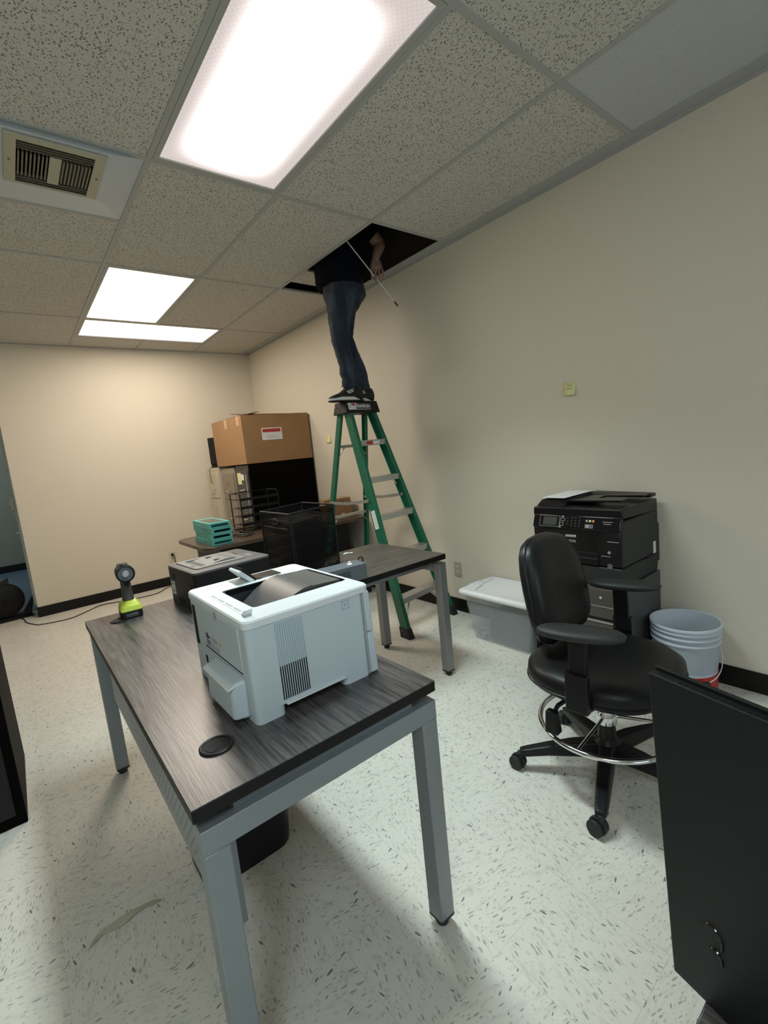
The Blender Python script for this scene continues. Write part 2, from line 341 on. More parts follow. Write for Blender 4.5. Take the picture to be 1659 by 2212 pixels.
# ------------------------------------------------------------------ mesh helpers
class MB:
    def __init__(s): s.bm = bmesh.new()
    def _add(s, verts, faces):
        vs = [s.bm.verts.new(v) for v in verts]
        for f in faces:
            try: s.bm.faces.new([vs[i] for i in f])
            except ValueError: pass
        return vs
    def box(s, x0, x1, y0, y1, z0, z1):
        x0, x1 = sorted((x0, x1)); y0, y1 = sorted((y0, y1)); z0, z1 = sorted((z0, z1))
        s._add([(x0,y0,z0),(x1,y0,z0),(x1,y1,z0),(x0,y1,z0),(x0,y0,z1),(x1,y0,z1),(x1,y1,z1),(x0,y1,z1)],
               [(0,3,2,1),(4,5,6,7),(0,1,5,4),(1,2,6,5),(2,3,7,6),(3,0,4,7)]); return s
    def hexa(s, bot, top):
        s._add(list(bot)+list(top), [(3,2,1,0),(4,5,6,7),(0,1,5,4),(1,2,6,5),(2,3,7,6),(3,0,4,7)]); return s
    def quad(s, a, b, c, d): s._add([a,b,c,d], [(0,1,2,3)]); return s
    def beam(s, p, q, w, h, side=(1,0,0)):
        """box from p to q; w along 'side', h along the third axis"""
        p, q = Vector(p), Vector(q); d = (q-p).normalized(); sd = Vector(side); sd = (sd-d*sd.dot(d)).normalized(); t = d.cross(sd)
        a = sd*w/2; b = t*h/2
        s.hexa([p-a-b, p+a-b, p+a+b, p-a+b], [q-a-b, q+a-b, q+a+b, q-a+b]); return s
    def loft(s, rings, closed=True, cap=True):
        vr = [[s.bm.verts.new(v) for v in r] for r in rings]; n = len(rings[0])
        for i in range(len(vr)-1):
            for j in range(n if closed else n-1):
                k = (j+1) % n
                try: s.bm.faces.new((vr[i][j], vr[i][k], vr[i+1][k], vr[i+1][j]))
                except ValueError: pass
        if cap and closed:
            try: s.bm.faces.new(list(reversed(vr[0])))
            except ValueError: pass
            try: s.bm.faces.new(vr[-1])
            except ValueError: pass
        return s
    def tube(s, pts, r, n=8, closed=False):
        pts = [Vector(p) for p in pts]; rs = r if isinstance(r, (list, tuple)) else [r]*len(pts)
        rings = []; up = None
        for i, p in enumerate(pts):
            if closed: d = (pts[(i+1) % len(pts)]-pts[i-1]).normalized()
            else: d = (pts[min(i+1, len(pts)-1)]-pts[max(i-1, 0)]).normalized()
            if up is None:
                up = Vector((0,0,1)) if abs(d.z) < .9 else Vector((1,0,0))
            a = (up-d*up.dot(d)).normalized(); b = d.cross(a); up = a
            rings.append([p+(a*math.cos(2*PI*k/n)+b*math.sin(2*PI*k/n))*rs[i] for k in range(n)])
        if closed: rings.append(rings[0]); s.loft(rings, cap=False); bmesh.ops.remove_doubles(s.bm, verts=s.bm.verts, dist=1e-6)
        else: s.loft(rings)
        return s
    def lathe(s, prof, c=(0,0,0), n=32, axis='z', cap=True):
        rings = []
        for r, h in prof:
            ring = []
            for k in range(n):
                a = 2*PI*k/n; x, y = r*math.cos(a), r*math.sin(a)
                ring.append({'z': (c[0]+x, c[1]+y, c[2]+h), 'x': (c[0]+h, c[1]+x, c[2]+y), 'y': (c[0]+y, c[1]+h, c[2]+x)}[axis])
            rings.append(ring)
        s.loft(rings, cap=cap); return s
    def prism(s, poly, z0, z1):
        s.loft([[(x, y, z0) for x, y in poly], [(x, y, z1) for x, y in poly]]); return s
    def prism_y(s, poly, y0, y1):      # poly in (x,z)
        s.loft([[(x, y0, z) for x, z in poly], [(x, y1, z) for x, z in poly]]); return s
    def prism_x(s, poly, x0, x1):      # poly in (y,z)
        s.loft([[(x0, y, z) for y, z in poly], [(x1, y, z) for y, z in poly]]); return s
    def limb(s, pts, radii, n=16, ref=(0,1,0)):
        """radii: (along ref, across ref)"""
        pts = [Vector(p) for p in pts]; rings = []
        for i, p in enumerate(pts):
            d = (pts[min(i+1, len(pts)-1)]-pts[max(i-1, 0)]).normalized(); a = Vector(ref); a = (a-d*a.dot(d)).normalized(); b = d.cross(a)
            ra, rb = radii[i] if isinstance(radii[i], tuple) else (radii[i], radii[i])
            rings.append([p+a*ra*math.cos(2*PI*k/n)+b*rb*math.sin(2*PI*k/n) for k in range(n)])
        s.loft(rings); return s
    def sphere(s, c, r, n=14, sc=(1,1,1)):
        prof = [(math.sin(PI*i/n), -math.cos(PI*i/n)) for i in range(1, n)]
        rings = [[(c[0]+r*sc[0]*a*math.cos(2*PI*k/16), c[1]+r*sc[1]*a*math.sin(2*PI*k/16), c[2]+r*sc[2]*h) for k in range(16)] for a, h in prof]
        s.loft(rings); return s

def rrect(x0, x1, y0, y1, r, n=5):
    pts = []
    for cx, cy, a0 in ((x1-r, y0+r, -PI/2), (x1-r, y1-r, 0), (x0+r, y1-r, PI/2), (x0+r, y0+r, PI)):
        for k in range(n+1):
            a = a0+PI/2*k/n; pts.append((cx+r*math.cos(a), cy+r*math.sin(a)))
    return pts

def root_matrix(o):
    while o.parent: o = o.parent
    return Matrix.Translation(o.location) @ o.rotation_euler.to_matrix().to_4x4()
def obj(name, mb, mat, parent=None, bevel=0.0, seg=2, smooth=True, angle=38, world=True, label=None, mods=None):
    bm = mb.bm
    bmesh.ops.recalc_face_normals(bm, faces=bm.faces)
    loc = Vector((0,0,0))
    if parent is not None:
        if world: bm.transform(root_matrix(parent).inverted())
    else:
        xs = [v.co.x for v in bm.verts]; ys = [v.co.y for v in bm.verts]; zs = [v.co.z for v in bm.verts]
        loc = Vector(((min(xs)+max(xs))/2, (min(ys)+max(ys))/2, min(zs)))
        bm.transform(Matrix.Translation(-loc))
    me = bpy.data.meshes.new(name); bm.to_mesh(me); bm.free()
    o = bpy.data.objects.new(name, me); COL.objects.link(o)
    for m in (mat if isinstance(mat, (list, tuple)) else [mat]): me.materials.append(MAT[m] if isinstance(m, str) else m)
    o.parent = parent; o.location = loc
    if mods: mods(o)
    if bevel > 0:
        b = o.modifiers.new('bevel', 'BEVEL'); b.width = bevel; b.segments = seg; b.limit_method = 'ANGLE'; b.angle_limit = math.radians(35)
    if smooth and len(me.polygons):
        me.polygons.foreach_set('use_smooth', [True]*len(me.polygons))
        try: me.set_sharp_from_angle(angle=math.radians(angle))
        except Exception: pass
    if label: o['label'] = label
    return o
def thing(name, label, cat, loc=(0,0,0), rotz=0.0, group=None):
    o = bpy.data.objects.new(name, None); COL.objects.link(o); o.location = loc; o.rotation_euler = (0, 0, rotz)
    o.empty_display_size = .05
    o['label'] = label; o['category'] = cat
    if group: o['group'] = group
    return o
def tag(o, label, cat, group=None):
    o['label'] = label; o['category'] = cat
    if group: o['group'] = group
    return o
def struct(name, mb, mat, **kw):
    o = obj(name, mb, mat, **kw); o['kind'] = 'structure'; return o
def dup(root, loc, rotz=None, label=None, group=None):
    r = root.copy(); COL.objects.link(r); r.location = loc
    if rotz is not None: r.rotation_euler = (0, 0, rotz)
    if label: r['label'] = label
    if group: r['group'] = group
    for ch in list(root.children):
        c = ch.copy(); COL.objects.link(c); c.parent = r
        for g in ch.children:
            d = g.copy(); COL.objects.link(d); d.parent = c
    return r
def text(name, body, size, origin, xdir, ydir, mat, parent, depth=.0006, align='CENTER', sx=1.0, bold=0.0, label=None):
    """lettering as a mesh; origin is the centre of the line, xdir reading direction, ydir up"""
    cu = bpy.data.curves.new('t', 'FONT'); cu.body = body; cu.size = size; cu.align_x = align; cu.align_y = 'CENTER'; cu.extrude = depth; cu.offset = bold
    t = bpy.data.objects.new('t', cu); COL.objects.link(t)
    bpy.context.view_layer.update()
    me = bpy.data.meshes.new_from_object(t.evaluated_get(bpy.context.evaluated_depsgraph_get()))
    bpy.data.objects.remove(t)
    X = Vector(xdir).normalized(); Y = Vector(ydir).normalized(); Z = X.cross(Y)
    mt = Matrix(((X.x*sx, Y.x, Z.x, origin[0]), (X.y*sx, Y.y, Z.y, origin[1]), (X.z*sx, Y.z, Z.z, origin[2]), (0,0,0,1)))
    mb = MB(); mb.bm.from_mesh(me); mb.bm.transform(mt)
    return obj(name, mb, mat, parent, smooth=False, label=label)

# ================================================================== THE SETTING
XR, YB, XL, XW, YF = 2.583, 5.725, 0.0236, -1.746, -2.75
ZC, ZT = 2.6495, 3.25
T = 0.6096
A = [0.6923+T*k for k in range(-4, 3)]          # tee lines, A[4] is the left edge of the near light
ROW = lambda j: 2.2761+2*T*j
struct('floor', MB().box(XW-.1, XR+.1, YF-.1, 6.15, -.08, 0), 'floor', smooth=False)
struct('floor_corridor', MB().box(XW-.1, 2.2, 6.15, 9.9, -.08, 0), 'blue_floor', smooth=False)
struct('wall_right', MB().box(XR, XR+.12, YF-.12, 6.1, -.08, ZT), 'wall', smooth=False)
struct('wall_back', MB().box(XL, XR, YB, YB+.36, -.0, ZT), 'wall', smooth=False)
struct('wall_left', MB().box(XW-.12, XW, YF-.12, 9.9, -.08, ZT), 'wall', smooth=False)
# wall behind the camera with an added window opening for the daylight fill
wb = MB(); y0, y1 = YF-.12, YF
wb.box(XW, -.3, y0, y1, 0, ZT); wb.box(1.5, XR, y0, y1, 0, ZT); wb.box(-.3, 1.5, y0, y1, 0, .85); wb.box(-.3, 1.5, y0, y1, 2.15, ZT)
struct('wall_front', wb, 'wall', smooth=False)
fr = MB()
for a in ((-.3,-.25,.85,2.15),(1.45,1.5,.85,2.15),(-.3,1.5,.85,.9),(-.3,1.5,2.1,2.15),(.575,.625,.85,2.15)): fr.box(a[0], a[1], YF-.08, YF-.03, a[2], a[3])
struct('added_window_1', fr, 'jamb', smooth=False)  # unseen frame added round the cool fill light
struct('wall_corridor', MB().box(XW, 2.2, 9.25, 9.35, 0, ZT), 'corr_wall', smooth=False)
struct('wall_corridor_right', MB().box(1.6, 1.7, 6.1, 9.35, 0, ZT), 'corr_wall', smooth=False)
struct('baseboard_corridor', MB().box(XW, 1.6, 9.24, 9.25, 0, .105), 'base', smooth=False)
struct('baseboard_right', MB().box(XR-.008, XR, YF, YB, 0, .103), 'base', bevel=.003)
bb = MB(); bb.box(XL-.008, XR-.008, YB-.008, YB, 0, .103); bb.box(XL-.008, XL, YB, YB+.36, 0, .103)
struct('baseboard_back', bb, 'base', bevel=.003)
# painted jamb on the end of the back wall
jb = MB(); jb.box(XL-.012, XL, YB+.03, YB+.11, .1, 2.62); jb.box(XL-.022, XL, YB+.17, YB+.24, .1, 2.62)
struct('trim_1', jb, 'jamb', bevel=.003)
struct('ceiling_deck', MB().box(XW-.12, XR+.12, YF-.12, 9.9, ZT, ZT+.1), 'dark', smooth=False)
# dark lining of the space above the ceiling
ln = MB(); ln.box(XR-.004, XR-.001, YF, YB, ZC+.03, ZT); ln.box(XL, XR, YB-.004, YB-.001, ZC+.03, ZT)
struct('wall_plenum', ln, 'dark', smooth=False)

STRIP = 2.505
skip = set()
cm = MB(); smooth_mb = MB(); tees = MB()
def tile(mb, x0, x1, y0, y1): mb.box(x0, x1, y0, y1, ZC, ZC+.016)
cols = list(zip(A[:-1], A[1:]))+[(A[-1], STRIP)]
for ci, (x0, x1) in enumerate(cols):
    j = -4
    while j < 3:
        ya, yb = max(ROW(j), YF), min(ROW(j+1), YB)
        j0 = j; j += 1
        if ya >= yb: continue
        if ci == 4 and j0 in (-1, 1): continue                    # long lights
        if ci == 1 and j0 == -3: continue                          # added light behind the camera
        if ci in (4, 5) and j0 == 2:
            tile(cm, x0, x1, ROW(2.5), YB); continue               # cross light
        if ci == 6 and j0 == 0: continue                           # the open bay
        if ci == 3 and j0 == 0:
            tile(cm, x0, x1, ROW(.5), yb); tees.box(x0, x1, ROW(.5)-.012, ROW(.5)+.012, ZC-.004, ZC+.004); continue
        if ci == 6 and j0 == -2: tile(smooth_mb, x0, x1, ya, yb); continue
        tile(cm, x0, x1, ya, yb)
cm.box(XW, 2.2, YB+.0, 9.3, ZC+.001, ZC+.016)
struct('ceiling', cm, 'ctile', smooth=False)
struct('ceiling_smooth_panel', smooth_mb, 'ctile_smooth', smooth=False)
for k, x in enumerate(A[1:]):
    if k == 4:
        tees.box(x-.012, x+.012, YF, ROW(2), ZC-.005, ZC+.006); tees.box(x-.012, x+.012, ROW(2.5), YB, ZC-.005, ZC+.006)
    else: tees.box(x-.012, x+.012, YF, YB, ZC-.005, ZC+.006)
for j in range(-4, 3):
    y = ROW(j)
    if YF < y < YB: tees.box(XW, STRIP+.004, y-.012, y+.012, ZC-.0045, ZC+.006)
tees.box(A[4], A[6], ROW(2.5)-.012, ROW(2.5)+.012, ZC-.0045, ZC+.006)
struct('trim_2', tees, 'tee', bevel=.0015, seg=1)
wa = MB(); wa.box(STRIP-.012, XR, YF, YB, ZC-.003, ZC+.003); wa.box(XR-.012, XR, YF, YB, ZC-.016, ZC-.003); wa.box(XL, XR, YB-.02, YB, ZC-.006, ZC+.0)
struct('trim_3', wa, 'tee', smooth=False)

# ------------------------------------------------------------------ ceiling fixtures
def fixture(x0, x1, y0, y1, lens, label):
    t = thing('ceiling_light', label, 'ceiling light', ((x0+x1)/2, (y0+y1)/2, ZC), 0)
    f = MB(); w = .022
    a, b, c, d = x0+.013, x1-.013, y0+.013, y1-.013
    f.box(a, b, c, c+w, ZC-.004, ZC+.012); f.box(a, b, d-w, d, ZC-.004, ZC+.012); f.box(a, a+w, c+w, d-w, ZC-.004, ZC+.012); f.box(b-w, b, c+w, d-w, ZC-.004, ZC+.012)
    obj('frame', f, 'tee', t, smooth=False)
    h = MB(); h.box(a+.002, b-.002, c+.002, d-.002, ZC+.012, ZC+.10); obj('housing', h, 'tee', t, smooth=False)
    l = MB(); l.quad((a+w, c+w, ZC+.003), (a+w, d-w, ZC+.003), (b-w, d-w, ZC+.003), (b-w, c+w, ZC+.003)); obj('diffuser', l, lens, t, smooth=False)
    return t
near_light = fixture(A[4], A[5], ROW(-1), ROW(0), 'lamp_near', 'large long rectangular ceiling light nearest the camera, at the top of the photo')
fixture(A[4], A[5], ROW(1), ROW(2), 'lamp_a', 'far rectangular ceiling light lying lengthwise, square-looking, just before the crosswise one')
fixture(A[4], A[6], ROW(2), ROW(2.5), 'lamp_b', 'farthest ceiling light, a thin bright strip lying crosswise near the back wall')

fixture(A[1], A[2], ROW(-3), ROW(-2), 'lamp_back_added', 'unseen rectangular ceiling light added behind the camera to lighten the foreground floor')  # extra fixture added to lift the dark left foreground floor
al = area_light('fixture_downlight', ((A[4]+A[5])/2, (ROW(-1)+ROW(0))/2, ZC-.006), ((A[4]+A[5])/2, (ROW(-1)+ROW(0))/2, 0), .26, .95, NEAR_DOWN, (.82, .98, .98))
al.data.spread = math.radians(105)
t = thing('ceiling_vent', 'cream louvred air vent in a blue-white ceiling pan beside the big light', 'air vent', (.375, 2.58, ZC))
p = MB()
x0, x1, y0, y1 = A[3]+.012, A[4]-.012, ROW(0)+.012, ROW(.5)-.012
K = .978
def kb_(a, b, c, d): return a*K, b*K, c*K, d*K
u0, u1, v0, v1 = kb_(.165, .575, 2.325, 2.735)
zz = ZC-.024; zf = ZC-.026
outer = [(x0,y0,ZC-.001),(x1,y0,ZC-.001),(x1,y1,ZC-.001),(x0,y1,ZC-.001)]; inner = [(u0,v0,zz),(u1,v0,zz),(u1,v1,zz),(u0,v1,zz)]
for i in range(4):
    k = (i+1) % 4; p.quad(outer[i], outer[k], inner[k], inner[i])
h0, h1, h2, h3 = kb_(.232, .518, 2.375, 2.705)
hole = [(h0,h2,zz),(h1,h2,zz),(h1,h3,zz),(h0,h3,zz)]
for i in range(4):
    k = (i+1) % 4; p.quad(inner[i], inner[k], hole[k], hole[i])
obj('pan', p, 'vent_pan', t, smooth=False)
f = MB()
for a in ((.238,.508,2.345,2.380),(.238,.508,2.700,2.712),(.198,.238,2.345,2.712),(.508,.548,2.345,2.712)):
    a = kb_(*a); f.box(a[0], a[1], a[2], a[3], zf-.006, zf)
obj('register_frame', f, 'vent_frame', t, smooth=False)
a = kb_(.352, .394, 2.45, 2.66); obj('register_post', MB().box(a[0], a[1], a[2], a[3], zf-.004, zf), 'vent_frame', t, smooth=False)
for xa, xb in ((.240,.350),(.396,.506)):
    b = MB(); n = 8
    for i in range(n):
        x = (xa+(xb-xa)*(i+.5)/n)*K; s = .006 if xa < .3 else -.006; ya, yb = 2.462*K, 2.64*K
        b.hexa([(x-.003,ya,zf-.004),(x+.003,ya,zf-.004),(x+.003,yb,zf-.004),(x-.003,yb,zf-.004)], [(x-.003+s,ya,zf+.03),(x+.001+s,ya,zf+.03),(x+.001+s,yb,zf+.03),(x-.003+s,yb,zf+.03)])
    obj('louvre_bank', b, 'vent_blade', t, smooth=False)
for y in (2.402, 2.420, 2.438, 2.662, 2.682):
    y *= K; b = MB(); a0, a1 = .238*K, .508*K
    b.hexa([(a0,y-.002,zf-.003),(a1,y-.002,zf-.003),(a1,y+.002,zf-.003),(a0,y+.002,zf-.003)], [(a0,y+.006,zf+.025),(a1,y+.006,zf+.025),(a1,y+.010,zf+.025),(a0,y+.010,zf+.025)])
    obj('cross_louvre', b, 'vent_blade', t, smooth=False)
obj('duct', MB().box(.215, .535, 2.34, 2.66, ZC+.03, ZC+.2), 'slot', t, smooth=False)
for x in (.215*K, .53*K): obj('screw', MB().lathe([(.004, -.008), (.004, -.005)], (x, 2.53*K, zf), 8), 'ink', t)

# ceiling tile lifted out of its bay
tl = MB(); tl.hexa([(1.90,3.17,ZC+.035),(2.49,3.19,ZC+.035),(2.49,3.43,ZC+.035),(1.90,3.41,ZC+.035)], [(1.90,3.17,ZC+.05),(2.49,3.19,ZC+.05),(2.49,3.43,ZC+.05),(1.90,3.41,ZC+.05)])
tag(obj('loose_ceiling_tile', tl, 'ctile', smooth=False), 'cut piece of white speckled ceiling tile lying loose across the open bay', 'ceiling tile')

# ================================================================== DESKS
def leg_foot(parent, x, y, w=.05, zt=.66, mat='silver'):
    l = obj('leg', MB().box(x-w/2, x+w/2, y-w/2, y+w/2, .028, zt), mat, parent, bevel=.003)
    f = MB(); f.box(x-w/2, x+w/2, y-w/2, y+w/2, .022, .034); f.lathe([(.016, 0), (.018, .004), (.018, .024)], (x, y, 0), 16)
    obj('foot', f, 'rubber', l, bevel=.002)
DZ = .71
desk = thing('desk', 'long grey wood-look desk with silver metal legs, nearest the camera', 'desk', (.46, 1.6, 0))
dx0, dx1, dy0, dy1 = .157, .770, .843, 2.347
obj('tabletop', MB().box(dx0, dx1, dy0, dy1, DZ-.002, DZ), 'wood', desk, smooth=False)
obj('edge_band', MB().box(dx0-.0004, dx1+.0004, dy0-.0004, dy1+.0004, DZ-.028, DZ-.0015), 'edge', desk, bevel=.001, seg=1, label='black edge around the desk top')
for x in (.190, .740):
    for y in (.866, 2.32): leg_foot(desk, x, y, zt=.61)
for y in (.866, 2.32):
    obj('end_beam', MB().box(.165, .765, y-.025, y+.025, .61, .66), 'silver', desk, bevel=.0015)
    obj('spacer_rail', MB().box(.235, .70, y-.012+(.006 if y < 1 else 0), y+.02, .66, DZ-.028), 'silver', desk, smooth=False)
for x in (.30, .66): obj('side_rail', MB().box(x-.02, x+.02, .89, 2.295, .62, .655), 'silver', desk, bevel=.002)
obj('modesty_panel', MB().box(.192, .194, .90, 2.14, .415, .672), 'perf', desk, smooth=False, label='perforated grey steel panel under the long edge')
obj('panel_flange', MB().box(.192, .225, 2.135, 2.14, .415, .672), 'silver', desk, smooth=False); obj('panel_flange', MB().box(.192, .225, .897, .902, .36, .672), 'silver', desk, smooth=False)
cc = MB(); cc.box(.222, .226, .885, .94, .335, .66); cc.box(.226, .25, .936, .94, .335, .66); obj('cable_channel', cc, 'silver', desk, bevel=.002)
def grommet(x, y):
    g = MB(); g.lathe([(.030, 0), (.036, 0), (.037, .003), (.033, .0055), (.030, .004)], (x, y, DZ), 36, cap=False)
    r = obj('grommet', g, 'blk', desk, angle=60)
    obj('grommet_cap', MB().lathe([(.0305, .0005), (.0305, .003), (.001, .0035)], (x, y, DZ), 36), 'blk_matte', r)
    obj('cable_slot', MB().prism([(x+.012*math.cos(a)-.012+0, y+.017*math.sin(a)-.006) for a in [i*PI/8 for i in range(16)]], DZ+.003, DZ+.0042), 'slot', r)
grommet(.259, 1.003); grommet(.270, 2.214)

ret = thing('desk', 'grey wood-look return desk on silver legs under the ladder, behind the white printer', 'desk', (1.29, 2.1, 0))
obj('tabletop', MB().box(.785, 1.802, 1.79, 2.42, DZ-.002, DZ), 'wood2', ret, smooth=False)
obj('edge_band', MB().box(.7846, 1.8024, 1.7896, 2.4204, DZ-.03, DZ-.0015), 'edge', ret, bevel=.001, seg=1)
for y in (1.822, 2.388): leg_foot(ret, 1.782, y, mat='silver2')
for y in (1.822, 2.388): leg_foot(ret, .84, y, mat='silver2')
obj('end_beam', MB().box(1.757, 1.807, 1.847, 2.363, .61, .66), 'silver2', ret, bevel=.003)
obj('end_beam', MB().box(.815, .865, 1.847, 2.363, .61, .66), 'silver2', ret, bevel=.003)
for y in (1.93, 2.28):
    obj('bracket', MB().hexa([(1.70,y-.04,.66),(1.80,y-.02,.66),(1.80,y+.02,.66),(1.70,y+.04,.66)], [(1.68,y-.05,DZ-.03),(1.79,y-.03,DZ-.03),(1.79,y+.03,DZ-.03),(1.68,y+.05,DZ-.03)]), 'silver2', ret)
    obj('side_rail', MB().box(.865, 1.757, y-.02, y+.02, .62, .655), 'silver2', ret, bevel=.002)

far = thing('desk', 'dark brown desk with rounded corners in front of the filing cabinets', 'desk', (1.8, 3.9, 0))
obj('tabletop', MB().prism(rrect(1.05, 2.57, 3.52, 4.30, .09, 8), DZ-.03, DZ), 'wood3', far, bevel=.004)
for x0, x1 in ((1.19, 1.22), (2.20, 2.40)): obj('side_panel', MB().box(x0, x1, 3.62, 4.22, 0, DZ-.03), 'blk_metal', far)
obj('modesty_panel', MB().box(1.22, 2.2, 4.10, 4.12, .15, DZ-.03), 'blk_metal', far)

# foreground table and the monitor on it, right edge of the photo
tb = thing('table', 'dark wood table corner in the lower right foreground under the monitor', 'table', (.9, -.2, 0))
obj('tabletop', MB().box(.30, 1.5, -.65, .150, DZ-.028, DZ), 'wood', tb, bevel=.002)
for x in (.56, 1.45):
    for y in (-.60, .08): leg_foot(tb, x, y, .045, DZ-.028)
mon = thing('monitor', 'large black monitor seen from behind, standing in the right foreground', 'monitor', (.483, .1817, DZ+.002), math.atan2(-.97, -.245))
LEAN = lambda z: -.030*z/.363
def slab(x0, x1, y0, y1, z0, z1):
    return MB().hexa([(x0,y0+LEAN(z0),z0),(x1,y0+LEAN(z0),z0),(x1,y1+LEAN(z0),z0),(x0,y1+LEAN(z0),z0)], [(x0,y0+LEAN(z1),z1),(x1,y0+LEAN(z1),z1),(x1,y1+LEAN(z1),z1),(x0,y1+LEAN(z1),z1)])
obj('back_shell', slab(0, .56, 0, .012, .001, .361), 'monitor_back', mon, bevel=.0015, world=False)
obj('bezel', slab(-.001, .561, .012, .017, 0, .364), 'blk_matte', mon, bevel=.001, world=False)
v = MB()
for i in range(90):
    x = .028+i*.0052; yy = LEAN(.361); v.box(x, x+.0026, yy+.004, yy+.0072, .3600, .3614)
obj('vent_holes', v, 'slot', mon, world=False, smooth=False)
obj('stand_neck', MB().box(.22, .34, .018, .04, .006, .20), 'blk', mon, bevel=.003, world=False)
obj('stand_base', MB().prism(rrect(.17, .39, .010, .18, .02), -.001, .006), 'blk', mon, bevel=.002, world=False)
lg = MB()
LX, LZ = .048, .084
lg.tube([(LX-.003+.010*math.cos(a), -.0005+LEAN(LZ), LZ+.010+.014*math.sin(a)) for a in [PI*.9-i*PI*1.05/12 for i in range(13)]], [.0012+.0016*math.sin(PI*i/12) for i in range(13)], 6)
lg.tube([(LX-.001+.007*math.cos(a), -.0005+LEAN(LZ-.015), LZ-.012+.010*math.sin(a)) for a in [PI*.8-i*PI*.9/12 for i in range(13)]], [.0008+.0014*math.sin(PI*i/12) for i in range(13)], 6)
obj('logo', lg, 'logo', mon, world=False)

# black drawer cabinet, left edge
lc = thing('filing_cabinet', 'black two-drawer filing cabinet cut off at the left edge of the photo', 'filing cabinet', (-.39, 2.5, 0))
obj('body', MB().box(-.62, -.156, 2.270, 2.85, 0, .70), 'fc_black', lc, bevel=.003)
for z0, z1 in ((.05, .345), (.365, .66)):
    d = obj('drawer', MB().box(-.60, -.186, 2.258, 2.270, z0, z1), 'blk_metal', lc, bevel=.003)
    obj('handle', MB().box(-.44, -.34, 2.250, 2.258, z1-.06, z1-.04), 'blk', d, bevel=.002)

# ================================================================== WHITE LASER PRINTER
wp = thing('printer', 'white laser printer with slotted side and grey paper tray on the near desk', 'printer', (.53, 1.2, DZ))
b = MB(); bo = rrect(.355, .684, 1.0, 1.42, .016, 6); b.loft([[(x,y,z) for x,y in bo] for z in (DZ+.026, DZ+.12, DZ+.232)], cap=False); b.quad((.36,1.005,DZ+.03),(.68,1.005,DZ+.03),(.68,1.415,DZ+.03),(.36,1.415,DZ+.03))
b.prism(rrect(.3552, .430, 1.0002, 1.4198, .0158, 6), DZ, DZ+.0262); b.prism(rrect(.60, .6838, 1.0002, 1.4198, .0158, 6), DZ, DZ+.0262)
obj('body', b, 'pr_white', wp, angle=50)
obj('ledge', MB().box(.430, .602, .992, 1.003, DZ+.024, DZ+.0275), 'pr_top', wp, bevel=.001, seg=1)
ro = rrect(.352, .706, .997, 1.423, .020, 6); ri = rrect(.415, .694, 1.085, 1.312, .012, 6)
tc_ = MB(); tc_.loft([[(x,y,DZ+.232) for x,y in ro], [(x,y,DZ+.247) for x,y in ro], [(x+(.003 if x<.5 else -.003),y+(.003 if y<1.2 else -.003),DZ+.251) for x,y in ro],
                      [(x,y,DZ+.251) for x,y in ri], [(x,y,DZ+.232) for x,y in ri], [(x,y,DZ+.232) for x,y in ro]], cap=False)
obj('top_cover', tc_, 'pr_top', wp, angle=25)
w = MB(); w.loft([[(x,y,DZ+.249) for x,y in ri], [(x,y,DZ+.175) for x,y in ri]], cap=False); w.box(.414, .695, 1.084, 1.313, DZ+.170, DZ+.175)
obj('tray_well', w, 'pr_well', wp)
prof = [(.428,DZ+.176),(.47,DZ+.205),(.51,DZ+.232),(.54,DZ+.248),(.565,DZ+.256),(.59,DZ+.259),(.60,DZ+.256),(.64,DZ+.254),(.684,DZ+.251),(.684,DZ+.24),(.60,DZ+.2),(.5,DZ+.176)]
obj('tray_ramp', MB().prism_y(prof, 1.105, 1.305), 'pr_dark', wp, angle=30)
s = MB(); rb = MB()
for i in range(13):
    x = .4255+i*.0058
    s.box(x, x+.0027, .9990, 1.0005, DZ+.036, DZ+.120); rb.box(x, x+.0016, .9984, 1.0005, DZ+.120, DZ+.226)
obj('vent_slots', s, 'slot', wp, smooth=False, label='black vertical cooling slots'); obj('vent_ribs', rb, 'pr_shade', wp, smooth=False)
bd = MB()
for a in ((.612,.637,DZ+.239-.019-.004,DZ+.239-.019-.0028),(.612,.637,DZ+.2385,DZ+.2397-.018+.0),): pass
q0, q1, r0, r1 = .614, .636, DZ+.204, DZ+.226
for a in ((q0,q1,r0,r0+.0012),(q0,q1,r1-.0012,r1),(q0,q0+.0012,r0,r1),(q1-.0012,q1,r0,r1)): bd.box(a[0], a[1], .9985, 1.0003, a[2], a[3])
bd.box(q0+.007, q1-.007, .9992, 1.0003, r0+.007, r1-.007)
obj('badge', bd, 'pr_shade', wp, smooth=False)
obj('seam', MB().box(.679, .6835, .9993, 1.35, DZ+.004, DZ+.236), 'ink_lt', wp, smooth=False)
for z0, z1 in ((.004, .118), (.1205, .2325)):
    obj('front_panel', MB().hexa([(.685,.998,DZ+z0),(.7095-.03*z0,.998,DZ+z0),(.7095-.03*z0,1.421,DZ+z0),(.685,1.421,DZ+z0)], [(.685,.998,DZ+z1),(.7095-.03*z1,.998,DZ+z1),(.7095-.03*z1,1.421,DZ+z1),(.685,1.421,DZ+z1)]), 'pr_white', wp, bevel=.003)
